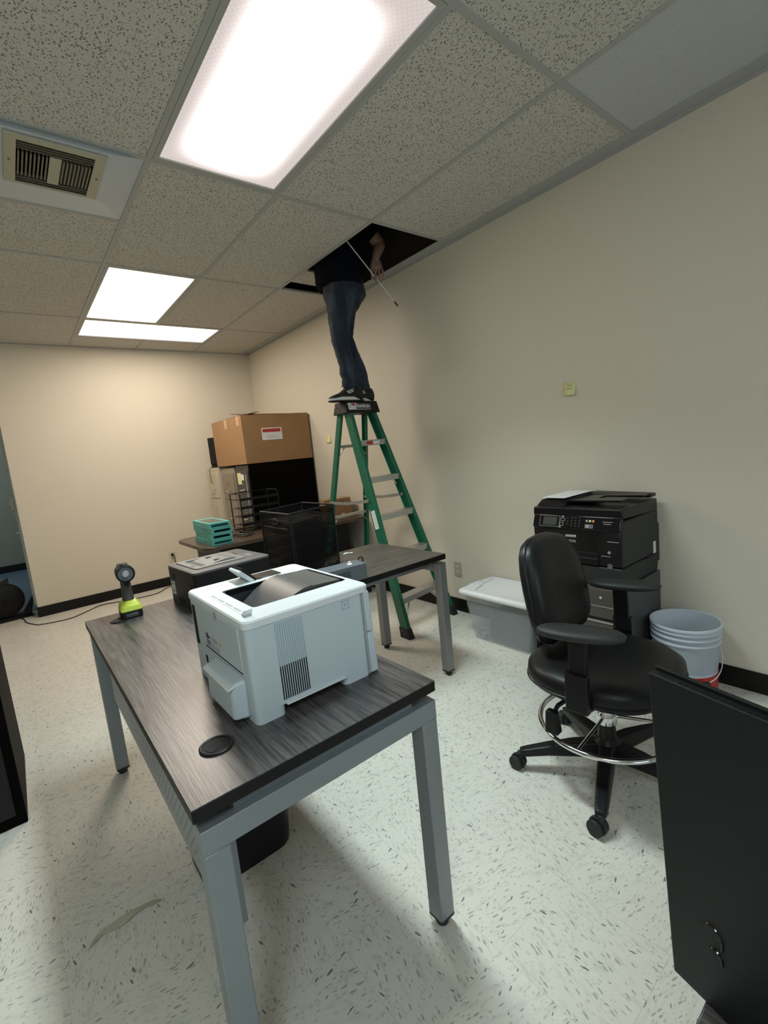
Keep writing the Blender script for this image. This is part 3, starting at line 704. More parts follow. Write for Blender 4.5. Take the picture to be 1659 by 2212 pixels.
# rear side (faces left)
rd = obj('rear_door', MB().box(.3525, .357, 1.045, 1.365, DZ+.116, DZ+.229), 'pr_white', wp, bevel=.002)
obj('door_notch', MB().lathe([(.012, -.0012), (.012, .001)], (.3525, 1.19, DZ+.226), 18, 'x'), 'ink_lt', rd)
obj('door_gap', MB().box(.3532, .356, 1.05, 1.31, DZ+.1125, DZ+.1150), 'slot', wp, smooth=False)
obj('side_gap', MB().box(.3535, .357, 1.372, 1.395, DZ+.10, DZ+.215), 'slot', wp, smooth=False)
obj('port', MB().box(.3540, .357, 1.318, 1.332, DZ+.058, DZ+.080), 'slot', wp, smooth=False)
bp_ = MB(); bp_.hexa([(.318,1.05,DZ+.008),(.356,1.035,DZ+.008),(.356,1.235,DZ+.008),(.318,1.225,DZ+.008)], [(.322,1.05,DZ+.096),(.356,1.035,DZ+.105),(.356,1.235,DZ+.105),(.322,1.225,DZ+.096)])
bm_ = obj('duplex_cover', bp_, 'pr_white', wp, bevel=.008, seg=3)
obj('cover_lip', MB().hexa([(.312,1.045,DZ+.085),(.354,1.045,DZ+.094),(.354,1.232,DZ+.094),(.312,1.228,DZ+.085)], [(.313,1.045,DZ+.090),(.354,1.045,DZ+.104),(.354,1.232,DZ+.104),(.313,1.228,DZ+.090)]), 'pr_top', bm_, bevel=.002)
lb = MB(); lb.box(.3518, .3524, 1.272, 1.290, DZ+.142, DZ+.158); lb.box(.3518, .3524, 1.262, 1.270, DZ+.146, DZ+.152)
for k in range(3): lb.box(.3518, .3524, 1.262, 1.29, DZ+.136-k*.005, DZ+.138-k*.005)
obj('rating_label', lb, 'ink', wp, smooth=False)
l2 = MB(); l2.box(.3518, .3524, 1.205, 1.25, DZ+.143, DZ+.154)
for k in range(4): l2.box(.3518, .3524, 1.19+.002*k, 1.285, DZ+.134-k*.004, DZ+.1352-k*.004)
obj('small_print', l2, 'ink_lt', wp, smooth=False); obj('orange_mark', MB().box(.3518, .3524, 1.178, 1.190, DZ+.144, DZ+.154), 'orange', wp, smooth=False)
# control panel
obj('panel_recess', MB().box(.512, .550, 1.335, 1.410, DZ+.250, DZ+.2535), 'blk_gloss', wp, bevel=.001)
obj('keypad', MB().box(.549, .617, 1.338, 1.405, DZ+.250, DZ+.2535), 'keys', wp, bevel=.001)
fl = MB(); fl.hexa([(.512,1.33,DZ+.250),(.528,1.33,DZ+.252),(.528,1.412,DZ+.252),(.512,1.412,DZ+.250)], [(.478,1.33,DZ+.285),(.486,1.33,DZ+.292),(.486,1.412,DZ+.292),(.478,1.412,DZ+.285)])
fo = obj('display_flap', fl, 'pr_top', wp, bevel=.003)
obj('display', MB().hexa([(.530,1.332,DZ+.2535),(.533,1.332,DZ+.2555),(.533,1.41,DZ+.2555),(.530,1.41,DZ+.2535)], [(.488,1.332,DZ+.292),(.492,1.332,DZ+.2975),(.492,1.41,DZ+.2975),(.488,1.41,DZ+.292)]), 'blk_matte', fo, bevel=.001)
st = MB(); st.box(.376, .392, 1.055, 1.30, DZ+.251, DZ+.2517)
st.hexa([(.374,1.043,DZ+.2517),(.394,1.043,DZ+.2517),(.394,1.06,DZ+.2517),(.374,1.06,DZ+.2517)], [(.374,1.035,DZ+.266),(.394,1.035,DZ+.266),(.394,1.037,DZ+.267),(.374,1.037,DZ+.267)])
so = obj('sticker_strip', st, 'paper', wp, smooth=False)
wp_ = MB()
for i in range(26):
    if i % 7 != 6: wp_.box(.3805, .3875-(i % 3)*.001, 1.085+i*.008, 1.0905+i*.008, DZ+.2517, DZ+.2520)
obj('strip_print', wp_, 'ink_lt', so, smooth=False)
for a, b_, n in ((.62, 1.39, 'cover_mark'), (.40, 1.38, 'cover_mark')): obj(n, MB().box(a-.004, a+.05, b_-.001, b_+.001, DZ+.2508, DZ+.2513), 'ink_lt', wp, smooth=False)

# ================================================================== DARK LASER PRINTER (behind it)
dp = thing('printer', 'dark grey laser printer with a beige-grey lid behind the white one', 'printer', (.694, 2.16, DZ), .078)
X0, X1, Y0, Y1 = -.178, .178, -.165, .160
obj('body', MB().prism(rrect(X0, X1, Y0, Y1, .022, 5), 0, .164), 'dk_body', dp, bevel=.002, world=False)
obj('top_cover', MB().loft([[(x*1.0,y*1.0,.1645) for x,y in rrect(X0,X1,Y0,Y1,.022,5)], [(x,y,.172) for x,y in rrect(X0,X1,Y0,Y1,.022,5)], [(x,y,.176) for x,y in rrect(X0+.012,X1-.012,Y0+.012,Y1-.012,.02,5)]]), 'dk_top', dp, angle=60, world=False)
pi_ = rrect(-.150,.085,-.118,.128,.016,5); wi_ = rrect(-.118,.05,-.085,.095,.010,5)
obj('lid_panel', MB().loft([[(x,y,.175) for x,y in pi_], [(x,y,.1805) for x,y in pi_], [(x,y,.1805) for x,y in wi_], [(x,y,.1765) for x,y in wi_]], cap=False), 'dk_panel', dp, world=False, angle=40)
obj('tray_well', MB().prism(rrect(-.118,.05,-.085,.095,.010,5), .1755, .1768), 'pr_well', dp, world=False, smooth=False)
rp = [(-.085,.177),(-.06,.180),(-.03,.1845),(0,.187),(.03,.186),(.055,.182),(.055,.177)]
rr = obj('tray_ramp', MB().prism_y(rp, -.08, .09), 'dk_panel', dp, world=False, angle=30)
obj('ramp_notch', MB().box(-.035, -.012, -.055, -.030, .182, .1862), 'slot', rr, world=False, smooth=False)
obj('ramp_notch', MB().box(-.035, -.012, .035, .06, .182, .1862), 'slot', rr, world=False, smooth=False)
obj('lid_logo', MB().box(-.142, -.126, -.06, -.03, .1803, .1812), 'dk_top', dp, world=False)
obj('control_strip', MB().box(.105, .135, -.09, -.03, .1745, .1775), 'dk_panel', dp, world=False, bevel=.001)
obj('button', MB().box(.095, .101, .01, .06, .1745, .1775), 'slot', dp, world=False, bevel=.001)
for q in ((.075,.100,.118,.140),(-.01,.055,.018,.034),(-.15,-.10,.085,.12)): obj('grip_slot', MB().box(X0-.001, X0+.003, *q), 'slot', dp, world=False, smooth=False)
lbp = obj('rating_label', MB().box(X0-.0016, X0+.001, .085, .128, .045, .105), 'paper', dp, world=False, smooth=False)
lk = MB(); lk.box(X0-.0022, X0-.0014, .092, .120, .088, .098); lk.box(X0-.0022, X0-.0014, .092, .112, .055, .070); obj('label_print', lk, 'ink_lt', lbp, world=False, smooth=False)

# grey device lying beyond the white printer on the return desk
gd = thing('paper_tray', 'grey plastic tray with a long recess, half hidden right of the white printer', 'tray', (1.12, 1.84, DZ), -.10)
obj('body', MB().prism(rrect(-.16, .145, -.045, .05, .006), 0, .078), 'grey_dev', gd, bevel=.004, world=False)
obj('recess', MB().box(-.10, .055, -.0475, -.043, .028, .060), 'grey_dev2', gd, bevel=.004, world=False)
obj('foot_knob', MB().lathe([(.013, 0), (.012, .003), (.005, .005), (.0055, .012), (.001, .015)], (.075, -.005, .078), 14), 'white', gd, world=False)
hk = MB(); hk.tube([(.150, .0, .045), (.153, 0, .075), (.150, 0, .093), (.140, 0, .100), (.130, 0, .096), (.127, 0, .088)], .0035, 8)
obj('hook', hk, 'blk', gd, world=False)
pc = MB(); pc.tube([(1.478,2.318,DZ+.006),(1.50,2.325,DZ+.008),(1.52,2.315,DZ+.006),(1.535,2.30,DZ+.008)], [.003,.010,.004,.009], 8); pc.bm.transform(Matrix.Translation((0,0,DZ+.001)) @ Matrix.Scale(.6, 4, (0,0,1)) @ Matrix.Translation((0,0,-DZ)))
tag(obj('plastic_scrap', pc, 'white'), 'small white scrap lying on the return desk under the ladder', 'scrap')

# ================================================================== MESH DESK ORGANISER
og = thing('desk_organizer', 'tall black wire mesh desk organiser with tiers on the return desk', 'organiser', (1.19, 2.3, DZ))
x0, x1, y0, y1, z0, z1 = 1.062, 1.325, 2.125, 2.47, DZ, 1.035
for nm, mbx in (('side_panel', MB().quad((x0,y0,z0),(x1,y0,z0),(x1,y0,z1),(x0,y0,z1))), ('side_panel', MB().quad((x0,y1,z0),(x1,y1,z0),(x1,y1,z1),(x0,y1,z1))), ('end_panel', MB().quad((x0,y0,z0),(x0,y1,z0),(x0,y1,z1),(x0,y0,z1))), ('end_panel', MB().quad((x1,y0,z0),(x1,y1,z0),(x1,y1,z1),(x1,y0,z1)))):
    obj(nm, mbx, 'mesh', og, smooth=False)
wr = MB()
for zz_ in (z0+.004, z1): wr.tube([(x0,y0,zz_),(x1,y0,zz_+(.012 if zz_ > 1 else 0)),(x1,y1,zz_+(.012 if zz_ > 1 else 0)),(x0,y1,zz_)], .0045, 8, closed=True)
for x, y in ((x0,y0),(x1,y0),(x1,y1),(x0,y1)): wr.tube([(x,y,z0),(x,y,z1)], .0045, 8)
wr.tube([(x0+.012,y0,z0),(x0+.012,y0,z1-.01)], .003, 8)
obj('wire_frame', wr, 'blk_metal', og)
for k in range(5):
    z = z0+.04+k*.058; m = MB(); m.hexa([(x0+.004,y0+.004,z),(x1-.004,y0+.004,z+.022),(x1-.004,y1-.004,z+.022),(x0+.004,y1-.004,z)], [(x0+.004,y0+.004,z+.002),(x1-.004,y0+.004,z+.024),(x1-.004,y1-.004,z+.024),(x0+.004,y1-.004,z+.002)])
    obj('shelf', m, 'mesh', og, smooth=False)
for k in range(5):
    z = z0+.04+k*.058; m = MB(); m.tube([(x0+.004,y0+.03,z+.010),(x0+.004,y1-.03,z+.010)], .003, 6); obj('shelf_rail', m, 'blk_metal', og)
hp = MB(); hp.tube([(x0-.002, 2.30+.045*math.cos(a), z1-.045+.014*math.sin(a)) for a in [i*PI/10 for i in range(20)]], .0035, 8, closed=True)
hd = obj('handle_hole', hp, 'blk', og)
hb = MB(); hb.tube([(x0, y0+.03, z1-.078), (x0, y1-.03, z1-.078)], .0035, 8); obj('front_rail', hb, 'blk_metal', og)
hq = MB(); hq.quad((1.17,y0,z1-.025),(1.328,y0,z1-.025),(1.328,y0,z1+.014),(1.17,y0,z1+.014)); obj('raised_back', hq, 'mesh', og, smooth=False)
gb = MB()
for k in range(6): gb.tube([(1.24+.012*k, 2.14, DZ+.015), (1.248+.012*k, 2.137, DZ+.030), (1.258+.012*k, 2.14, DZ+.038)], .0022, 6)
tag(obj('glove', gb, 'plate_w'), 'pale crumpled glove inside the bottom of the black mesh organiser', 'glove')

# ================================================================== FAR DESK: boxes, letter tray
def keyboard_box(name):
    t = thing(name, '', 'box', (0,0,0), 0, 'teal keyboard boxes stacked on the far desk')
    obj('carton', MB().box(-.082, .082, -.21, .21, 0, .043), 'teal', t, bevel=.0015, world=False)
    p = MB()
    for i in range(12): p.lathe([(.011, -.0004), (.011, .0006)], (-.058+i*.0105, -.2104, .021), 10, 'y')
    obj('printed_picture', p, 'teal_d', t, world=False, smooth=False)
    obj('side_print', MB().box(-.0826, -.0815, -.08, -.05, .016, .026), 'teal_d', t, world=False, smooth=False)
    return t
kb = keyboard_box('keyboard_box')
specs = [(1.206, 3.782, .00, 'teal keyboard box at the bottom of the stack on the far desk'), (1.212, 3.790, -.03, 'teal keyboard box second from the bottom of the stack on the far desk'),
         (1.209, 3.786, .02, 'teal keyboard box third from the bottom, just under the top one'), (1.202, 3.780, -.015, 'top teal keyboard box of the stack, with a dark picture on its lid')]
for i, (x, y, r, lab) in enumerate(specs):
    o = kb if i == 0 else dup(kb, (0,0,0))
    o.location = (x, y, DZ+.044*i); o.rotation_euler.z = r; o['label'] = lab
    if i == 3: obj('lid_picture', MB().box(-.062, .055, -.17, .14, .0432, .0438), 'teal_img', o, world=False, smooth=False)

ltr = thing('letter_tray', 'black wire letter tray with four open shelves standing on the far desk', 'letter tray', (1.72, 4.05, DZ))
w = MB()
for x, y in ((1.54,3.97),(1.54,4.20),(1.90,4.20)): w.tube([(x,y,DZ),(x,y,DZ+.335)], .005, 8)
w.tube([(1.90,3.97,DZ),(1.90,3.97,DZ+.31),(1.90,3.99,DZ+.335),(1.90,4.2,DZ+.335)], .005, 8)
w.tube([(1.54,3.97,DZ+.335),(1.54,4.20,DZ+.335),(1.90,4.20,DZ+.335)], .004, 8); w.tube([(1.54,3.97,DZ+.004),(1.54,4.20,DZ+.004),(1.90,4.20,DZ+.004),(1.90,3.97,DZ+.004),(1.54,3.97,DZ+.004)], .004, 8)
obj('wire_frame', w, 'blk_metal', ltr)
for k in range(4):
    z = DZ+.05+k*.075; s = MB(); s.box(1.545, 1.895, 3.972, 4.195, z, z+.003); s.box(1.545, 1.895, 3.968, 3.975, z, z+.022); obj('shelf', s, 'blk', ltr, bevel=.001)
cl = MB()
for k in range(4):
    pts = [(1.42+.03*k+.05*math.cos(i*.9+k), 3.75+.09*math.sin(i*.7+k*1.7)+.03*k, DZ+.006+.012*abs(math.sin(i*1.3+k))) for i in range(14)]
    cl.tube(pts, .003, 6)
tag(obj('cable_tangle', cl, 'blk'), 'tangle of dark cables in front of the wire letter tray on the far desk', 'cables')
rp_ = MB(); rp_.tube([(1.60,3.72,DZ+.006),(1.70,3.70,DZ+.006)], .005, 8)
tag(obj('red_marker', rp_, 'bk_red'), 'small red pen lying on the far desk in front of the letter tray', 'pen')
wb_ = MB()
for k in range(5):
    wb_.tube([(1.39+.03*k, 3.93, DZ), (1.39+.03*k, 3.93, DZ+.05), (1.39+.03*k, 3.99, DZ+.05)], .002, 6)
for z in (.02, .05): wb_.tube([(1.385,3.93,DZ+z),(1.515,3.93,DZ+z)], .002, 6)
tag(obj('wire_basket', wb_, 'card_in'), 'little brown wire basket between the teal boxes and the letter tray', 'basket')

def small_carton(loc, rz, size, label):
    t = thing('cardboard_box', label, 'box', loc, rz, 'small brown cartons on the right end of the far desk')
    a, b, c = size
    obj('carton', MB().box(-a/2, a/2, -b/2, b/2, 0, c), 'card', t, bevel=.002, world=False)
    obj('tape_strip', MB().box(-a/2-.0006, a/2+.0006, -.02, .02, c-.03, c+.0006), 'tape', t, world=False, smooth=False)
    return t
c1 = small_carton((2.405, 3.795, DZ), -.26, (.27, .15, .085), 'small brown carton on the far desk behind the ladder, lower of two')
obj('clasp', MB().box(.02, .05, -.079, -.074, .028, .038), 'white', c1, world=False, bevel=.001)
c2 = small_carton((2.400, 3.80, DZ+.0855), -.26, (.26, .15, .095), 'small brown carton with dark print stacked on the lower one behind the ladder')
obj('printed_line', MB().box(-.03, .07, -.0765, -.074, .055, .068), 'card_in', c2, world=False, smooth=False)
obj('printed_line', MB().box(-.09, -.06, -.0765, -.074, .018, .026), 'card_in', c2, world=False, smooth=False)

# ================================================================== FILING CABINETS against the right wall
def filing_cabinet(name, label, xf, y0, y1, h, fm, sm, nd=4):
    t = thing(name, label, 'filing cabinet', ((xf+2.56)/2, (y0+y1)/2, 0))
    obj('body', MB().box(xf+.012, 2.565, y0, y1, 0, h), sm, t, bevel=.003)
    dh = (h-.10)/nd
    for k in range(nd):
        z0 = .05+dh*k
        d = obj('drawer', MB().box(xf, xf+.014, y0+.022, y1-.022, z0+.006, z0+dh-.006), fm, t, bevel=.003)
        yc = (y0+y1)/2
        g = MB(); g.tube([(xf, yc-.05, z0+dh*.36), (xf-.02, yc-.045, z0+dh*.34), (xf-.026, yc, z0+dh*.33), (xf-.02, yc+.045, z0+dh*.34), (xf, yc+.05, z0+dh*.36)], .006, 8)
        obj('handle', g, 'chrome', d)
        hb_ = MB()
        for a in ((-.032,.032,.66,.67),(-.032,.032,.53,.54),(-.032,-.026,.53,.67),(.026,.032,.53,.67)): hb_.box(xf-.003, xf+.001, yc+a[0], yc+a[1], z0+dh*a[2], z0+dh*a[3])
        obj('label_holder', hb_, 'alu' if fm == 'fc_grey' else fm, d, smooth=False)
    return t
filing_cabinet('filing_cabinet', 'pale beige four-drawer filing cabinet, farthest in the row, in the corner', 1.80, 5.20, 5.56, 1.29, 'fc_beige', 'fc_beige')
filing_cabinet('filing_cabinet', 'taupe four-drawer filing cabinet in the middle of the row', 1.83, 4.80, 5.17, 1.275, 'fc_taupe', 'fc_taupe_side')
fg = filing_cabinet('filing_cabinet', 'dark grey filing cabinet with a plain black side, nearest of the row under the carton', 1.835, 4.42, 4.775, 1.29, 'fc_grey', 'fc_grey')
obj('side_panel', MB().box(1.838, 2.567, 4.402, 4.421, 0, 1.292), 'fc_black', fg, bevel=.002, label='flat black side panel')
lbx = MB(); lbx.box(1.815, 1.828, 4.452, 4.466, .10, 1.19); obj('lock_bar', lbx, 'alu', fg, bevel=.003)
pn = MB(); pn.box(1.829, 1.831, 4.60, 4.70, 1.10, 1.215); tag(obj('sticky_note', pn, 'sticky', smooth=False), 'yellow paper note stuck on the dark grey filing cabinet', 'note')
pn = MB(); pn.box(1.8295, 1.8315, 4.535, 4.60, 1.14, 1.20); tag(obj('paper_note', pn, 'paper', smooth=False), 'small white paper note beside the yellow one on the dark cabinet', 'note')

bx = thing('cardboard_box', 'large open brown cardboard box with a red and white label on the filing cabinets', 'box', (2.19, 4.8, 1.292))
b0, b1, c0, c1_, zb, zt = 1.825, 2.562, 4.40, 5.22, 1.2925, 1.765
cb = MB()
th = .006
cb.box(b0, b1, c0, c0+th, zb, zt); cb.box(b0, b1, c1_-th, c1_, zb, zt); cb.box(b0, b0+th, c0+th, c1_-th, zb, zt); cb.box(b1-th, b1, c0+th, c1_-th, zb, zt); cb.box(b0, b1, c0, c1_, zb, zb+th)
obj('carton', cb, 'card', bx, smooth=False)
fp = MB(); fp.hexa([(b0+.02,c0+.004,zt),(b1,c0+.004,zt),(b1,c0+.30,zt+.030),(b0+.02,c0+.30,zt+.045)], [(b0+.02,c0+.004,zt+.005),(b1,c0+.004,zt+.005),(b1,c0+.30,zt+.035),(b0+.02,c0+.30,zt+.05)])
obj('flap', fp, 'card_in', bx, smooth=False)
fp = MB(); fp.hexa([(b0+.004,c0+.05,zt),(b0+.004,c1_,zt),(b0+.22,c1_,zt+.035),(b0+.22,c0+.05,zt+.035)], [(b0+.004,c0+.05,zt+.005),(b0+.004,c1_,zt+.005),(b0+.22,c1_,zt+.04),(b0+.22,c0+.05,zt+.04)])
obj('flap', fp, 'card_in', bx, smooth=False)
for y in (4.46, 4.78): obj('tape_piece', MB().box(b0-.001, b0+.04, y, y+.07, zt-.09, zt+.001), 'tape', bx, smooth=False)
ps = obj('packing_slip', MB().box(2.02, 2.24, c0-.002, c0+.0005, 1.515, 1.635), 'paper', bx, smooth=False)
obj('red_stripe', MB().box(2.03, 2.225, c0-.0028, c0-.0018, 1.592, 1.625), 'red', ps, smooth=False)
sp_ = MB()
for k in range(3): sp_.box(2.06+.01*k, 2.20-.02*k, c0-.0026, c0-.0018, 1.535+.012*k, 1.538+.012*k)
obj('slip_print', sp_, 'ink_lt', ps, smooth=False)

mb_ = thing('desk_speaker', 'slim black speaker standing on the beige cabinet left of the big carton', 'speaker', (1.90, 5.40, 1.29), .5)
obj('cabinet', MB().box(-.055, .055, -.045, .06, .04, .34), 'blk_matte', mb_, bevel=.006, world=False)
obj('base', MB().prism(rrect(-.045, .045, -.05, .065, .01), 0, .04), 'blk', mb_, bevel=.004, world=False)
cbw = MB(); cbw.tube([(1.83,5.33,1.298),(1.79,5.35,1.30),(1.775,5.36,1.26),(1.78,5.37,1.18),(1.785,5.38,1.12)], .003, 6)
tag(obj('cord', cbw, 'blk'), 'thin dark cord hanging down the front of the pale beige cabinet', 'cord')

# ================================================================== STEP LADDER
ld = thing('step_ladder', 'green fibreglass step ladder with aluminium steps and a black top cap, person standing on it', 'ladder', (2.2, 2.9, 0))
FLb, FRb, FLt, FRt = Vector((1.962,2.40,.03)), Vector((2.512,2.475,.03)), Vector((1.985,2.852,1.602)), Vector((2.245,2.877,1.602))
RLb, RRb, RLt, RRt = Vector((1.93,3.44,.03)), Vector((2.47,3.50,.03)), Vector((1.985,2.945,1.62)), Vector((2.245,2.965,1.62))
def channel(name, p, q, w, d, inward, thick=.006):
    """C-section rail: outer web faces away from 'inward'"""
    p, q = Vector(p), Vector(q); ax = (q-p).normalized(); inn = Vector(inward); inn = (inn-ax*inn.dot(ax)).normalized(); sd = ax.cross(inn)
    def pt(c, u, v): return c+sd*u+inn*v
    prof = [(-w/2,0),(w/2,0),(w/2,d),(w/2-thick,d),(w/2-thick,thick),(-w/2+thick,thick),(-w/2+thick,d),(-w/2,d)]
    mb = MB(); mb.loft([[pt(p,u,v) for u, v in prof], [pt(q,u,v) for u, v in prof]])
    return obj(name, mb, 'green', ld, bevel=.0015, seg=1)
for p, q, inn, w, d in ((FLb,FLt,(1,0,0),.078,.030),(FRb,FRt,(-1,0,0),.078,.030)): 
    r = channel('front_rail', p, q, w, d, inn)
    ft = MB(); ax = (q-p).normalized(); c = p; sx = 1 if inn[0] > 0 else -1
    ft.hexa([(c.x-.010*sx,c.y-.055,0),(c.x+.040*sx,c.y-.055,0),(c.x+.040*sx,c.y+.045,0),(c.x-.010*sx,c.y+.045,0)], [(c.x-.006*sx,c.y-.028,.075),(c.x+.036*sx,c.y-.028,.075),(c.x+.036*sx,c.y+.058,.075),(c.x-.006*sx,c.y+.058,.075)])
    obj('rubber_foot', ft, 'rubber', r, bevel=.004)
    rv = MB()
    for k in (.012, .03): rv.sphere((c.x-.0075*sx, c.y+.0-.01+k, .02+k), .004)
    obj('rivets', rv, 'alu', r)
for p, q, inn in ((RLb,RLt,(1,0,0)),(RRb,RRt,(-1,0,0))):
    r = channel('rear_rail', p, q, .050, .024, inn)
    ft = MB(); c = p; sx = 1 if inn[0] > 0 else -1
    ft.hexa([(c.x-.006*sx,c.y-.035,0),(c.x+.03*sx,c.y-.035,0),(c.x+.03*sx,c.y+.035,0),(c.x-.006*sx,c.y+.035,0)], [(c.x-.004*sx,c.y-.045,.06),(c.x+.028*sx,c.y-.045,.06),(c.x+.028*sx,c.y+.015,.06),(c.x-.004*sx,c.y+.015,.06)])
    obj('rubber_foot', ft, 'rubber', r, bevel=.004)
def on(p, q, z): f = (z-p.z)/(q.z-p.z); return p+(q-p)*f
for i, z in enumerate((1.385, 1.115, .845, .565, .265)):
    a, b = on(FLb,FLt,z), on(FRb,FRt,z); a = a+Vector((.008,0,0)); b = b-Vector((.008,0,0))
    m = MB(); m.beam(a+Vector((0,.002,0)), b+Vector((0,.002,0)), .080, .006, (0,1,0)); m.beam(a+Vector((0,-.038,-.018)), b+Vector((0,-.038,-.018)), .004, .040, (0,1,0)); m.beam(a+Vector((0,.042,-.012)), b+Vector((0,.042,-.012)), .004, .028, (0,1,0))
    stp = obj('step', m, 'alu', ld, bevel=.001, seg=1, label='aluminium step')
    if i == 0:
        dx = (b-a).normalized(); c = a+(b-a)*.50+Vector((0,-.0405,-.018)); X = dx; 
        lm = MB(); lm.beam(a+(b-a)*.28+Vector((0,-.0408,-.018)), a+(b-a)*.50+Vector((0,-.0408,-.018)), .0012, .022, (0,1,0)); obj('red_sticker', lm, 'red', stp, smooth=False)
        lm = MB(); lm.beam(a+(b-a)*.50+Vector((0,-.0408,-.018)), a+(b-a)*.74+Vector((0,-.0408,-.018)), .0012, .022, (0,1,0)); obj('white_sticker', lm, 'paper', stp, smooth=False)
    if i in (1, 4):
        br = MB()
        br.tube([a+Vector((.07,0,-.01)), a+Vector((.015,0,-.085))], .0055, 8); br.tube([b+Vector((-.06,0,-.01)), b+Vector((-.01,0,-.075))], .0055, 8)
        obj('step_brace', br, 'alu', stp)
    if i == 4:
        br = MB(); br.tube([a+Vector((.13,.02,-.03)), on(FLb,FLt,.07)+Vector((.02,.0,0))], .006, 8); br.tube([b+Vector((-.13,.02,-.03)), on(FRb,FRt,.07)-Vector((.02,0,0))], .006, 8)
        obj('foot_brace', br, 'alu', stp)
for i, z in enumerate((1.36, .80, .30)):
    a, b = on(RLb,RLt,z)+Vector((.008,0,0)), on(RRb,RRt,z)-Vector((.008,0,0))
    m = MB(); m.beam(a, b, .028, .022, (0,1,0)); bar = obj('rear_bar', m, 'alu', ld, bevel=.002, label='aluminium cross bar')
    g = MB(); g.beam(a+Vector((.07,0,-.005)), a+Vector((.005,0,-.075)), .014, .003, (0,1,0)); g.beam(b+Vector((-.07,0,-.005)), b+Vector((-.005,0,-.075)), .014, .003, (0,1,0)); obj('gusset', g, 'alu', bar)
for s_, (f0, f1, r0, r1) in ((-1, (FLb,FLt,RLb,RLt)), (1, (FRb,FRt,RRb,RRt))):
    a = on(f0,f1,.955)+Vector((-.008 if s_ < 0 else -.02, .02, 0)); b = on(r0,r1,.93)+Vector((-.008 if s_ < 0 else -.02, 0, 0)); mid = (a+b)/2+Vector((0,0,-.012))
    m = MB(); m.beam(a, mid, .004, .022, (1,0,0)); m.beam(mid, b, .004, .022, (1,0,0))
    for c in (a, mid, b): m.lathe([(.012,-.003),(.012,.003)], c, 12, 'x')
    obj('spreader', m, 'alu', ld)
cp = MB()
cp.hexa([(1.955,2.800,1.592),(2.280,2.828,1.592),(2.280,3.005,1.592),(1.955,2.985,1.592)], [(1.968,2.822,1.678),(2.268,2.845,1.678),(2.268,2.988,1.678),(1.968,2.968,1.678)])
cap_ = obj('top_cap', cp, 'cap', ld, bevel=.004)
rv = MB()
for y, z in ((2.86,1.615),(2.90,1.645),(2.93,1.618),(2.95,1.650),(2.86,1.60)): rv.sphere((1.9615+.0*z, y, z), .0045)
obj('rivets', rv, 'alu', cap_)
# label on the front of the cap
fx = Vector((.325,.028,0)).normalized(); fz = Vector((.0,.022,.086)).normalized(); fc = Vector((2.085,2.8225,1.6385)); fn = fx.cross(fz)
def plate(mb, cx, w, h, off, cz=0):
    c = fc+fx*cx+fz*cz+fn*off; mb.quad(c-fx*w/2-fz*h/2, c+fx*w/2-fz*h/2, c+fx*w/2+fz*h/2, c-fx*w/2+fz*h/2)
m = MB(); plate(m, 0, .215, .050, .0012); lb_ = obj('maker_label', m, 'paper', cap_, smooth=False)
m = MB(); plate(m, .036, .140, .044, .0020); obj('name_panel', m, 'ink', lb_, smooth=False)
m = MB(); plate(m, -.058, .034, .016, .0020, .014); obj('red_field', m, 'red', lb_, smooth=False)
c = fc+fx*(-.092)+fn*.002; m = MB(); m.tube([c+fx*.010*math.cos(a)+fz*.012*math.sin(a) for a in [i*PI/8 for i in range(16)]], .0022, 6, closed=True); obj('emblem', m, 'ink_lt', lb_)
c = fc+fx*.036+fn*.0022; text('maker_name', 'FRANKLIN', .034, c, fx, fz, 'paper', lb_, .0004, sx=.84, bold=.0008)
m = MB(); 
for k in range(3): plate(m, -.055, .030-.004*k, .0025, .0020, -.004-.006*k)
obj('small_print', m, 'ink_lt', lb_, smooth=False)
a = on(FLb,FLt,.885); b_ = on(FLb,FLt,.755); m = MB(); m.beam(a+Vector((-.0015,0,0)), b_+Vector((-.0015,0,0)), .0012, .046, (1,0,0)); wl = obj('safety_label', m, 'paper', ld, smooth=False)
m = MB()
for k in range(6):
    p = on(FLb,FLt,.865-.018*k); m.box(p.x-.0026, p.x-.0021, p.y-.017, p.y+.015-(k % 2)*.008, p.z-.002, p.z+.002)
obj('label_print', m, 'ink_lt', wl, smooth=False)

# ================================================================== PERSON on the ladder
def voxel(size, smooth=3):
    def f(o):
        r = o.modifiers.new('remesh', 'REMESH'); r.mode = 'VOXEL'; r.voxel_size = size; r.use_smooth_shade = True
        s = o.modifiers.new('smooth', 'SMOOTH'); s.factor = .5; s.iterations = smooth
    return f
def wrinkle(strength, size, kind='CLOUDS'):
    def f(o):
        t = bpy.data.textures.new('folds', kind); t.noise_scale = size
        d = o.modifiers.new('folds', 'DISPLACE'); d.texture = t; d.strength = strength; d.mid_level = .5; d.texture_coords = 'GLOBAL'
    return f
def chain(*fs):
    def f(o):
        for q in fs: q(o)
    return f
man = thing('person', 'person in blue jeans and dark shirt standing on the ladder, upper body inside the ceiling', 'person', (2.13, 2.92, 1.679))
V = Vector
NE = [V((2.058,2.862,1.74)), V((2.050,2.862,1.80)), V((2.043,2.86,1.95)), V((2.015,2.862,2.115)), V((2.030,2.87,2.29)), V((2.085,2.89,2.44))]   # near leg: ankle .. hip
FA = [V((2.225,2.955,1.74)), V((2.220,2.955,1.80)), V((2.172,2.96,2.00)), V((2.118,2.96,2.14)), V((2.125,2.965,2.30)), V((2.130,2.96,2.46))]
SH_N, SH_F = V((2.275,2.80,2.90)), V((2.12,3.14,2.93))      # shoulders
ELB, WRI, HAND = V((2.400,2.785,2.800)), V((2.336,2.776,2.690)), V((2.326,2.768,2.640))
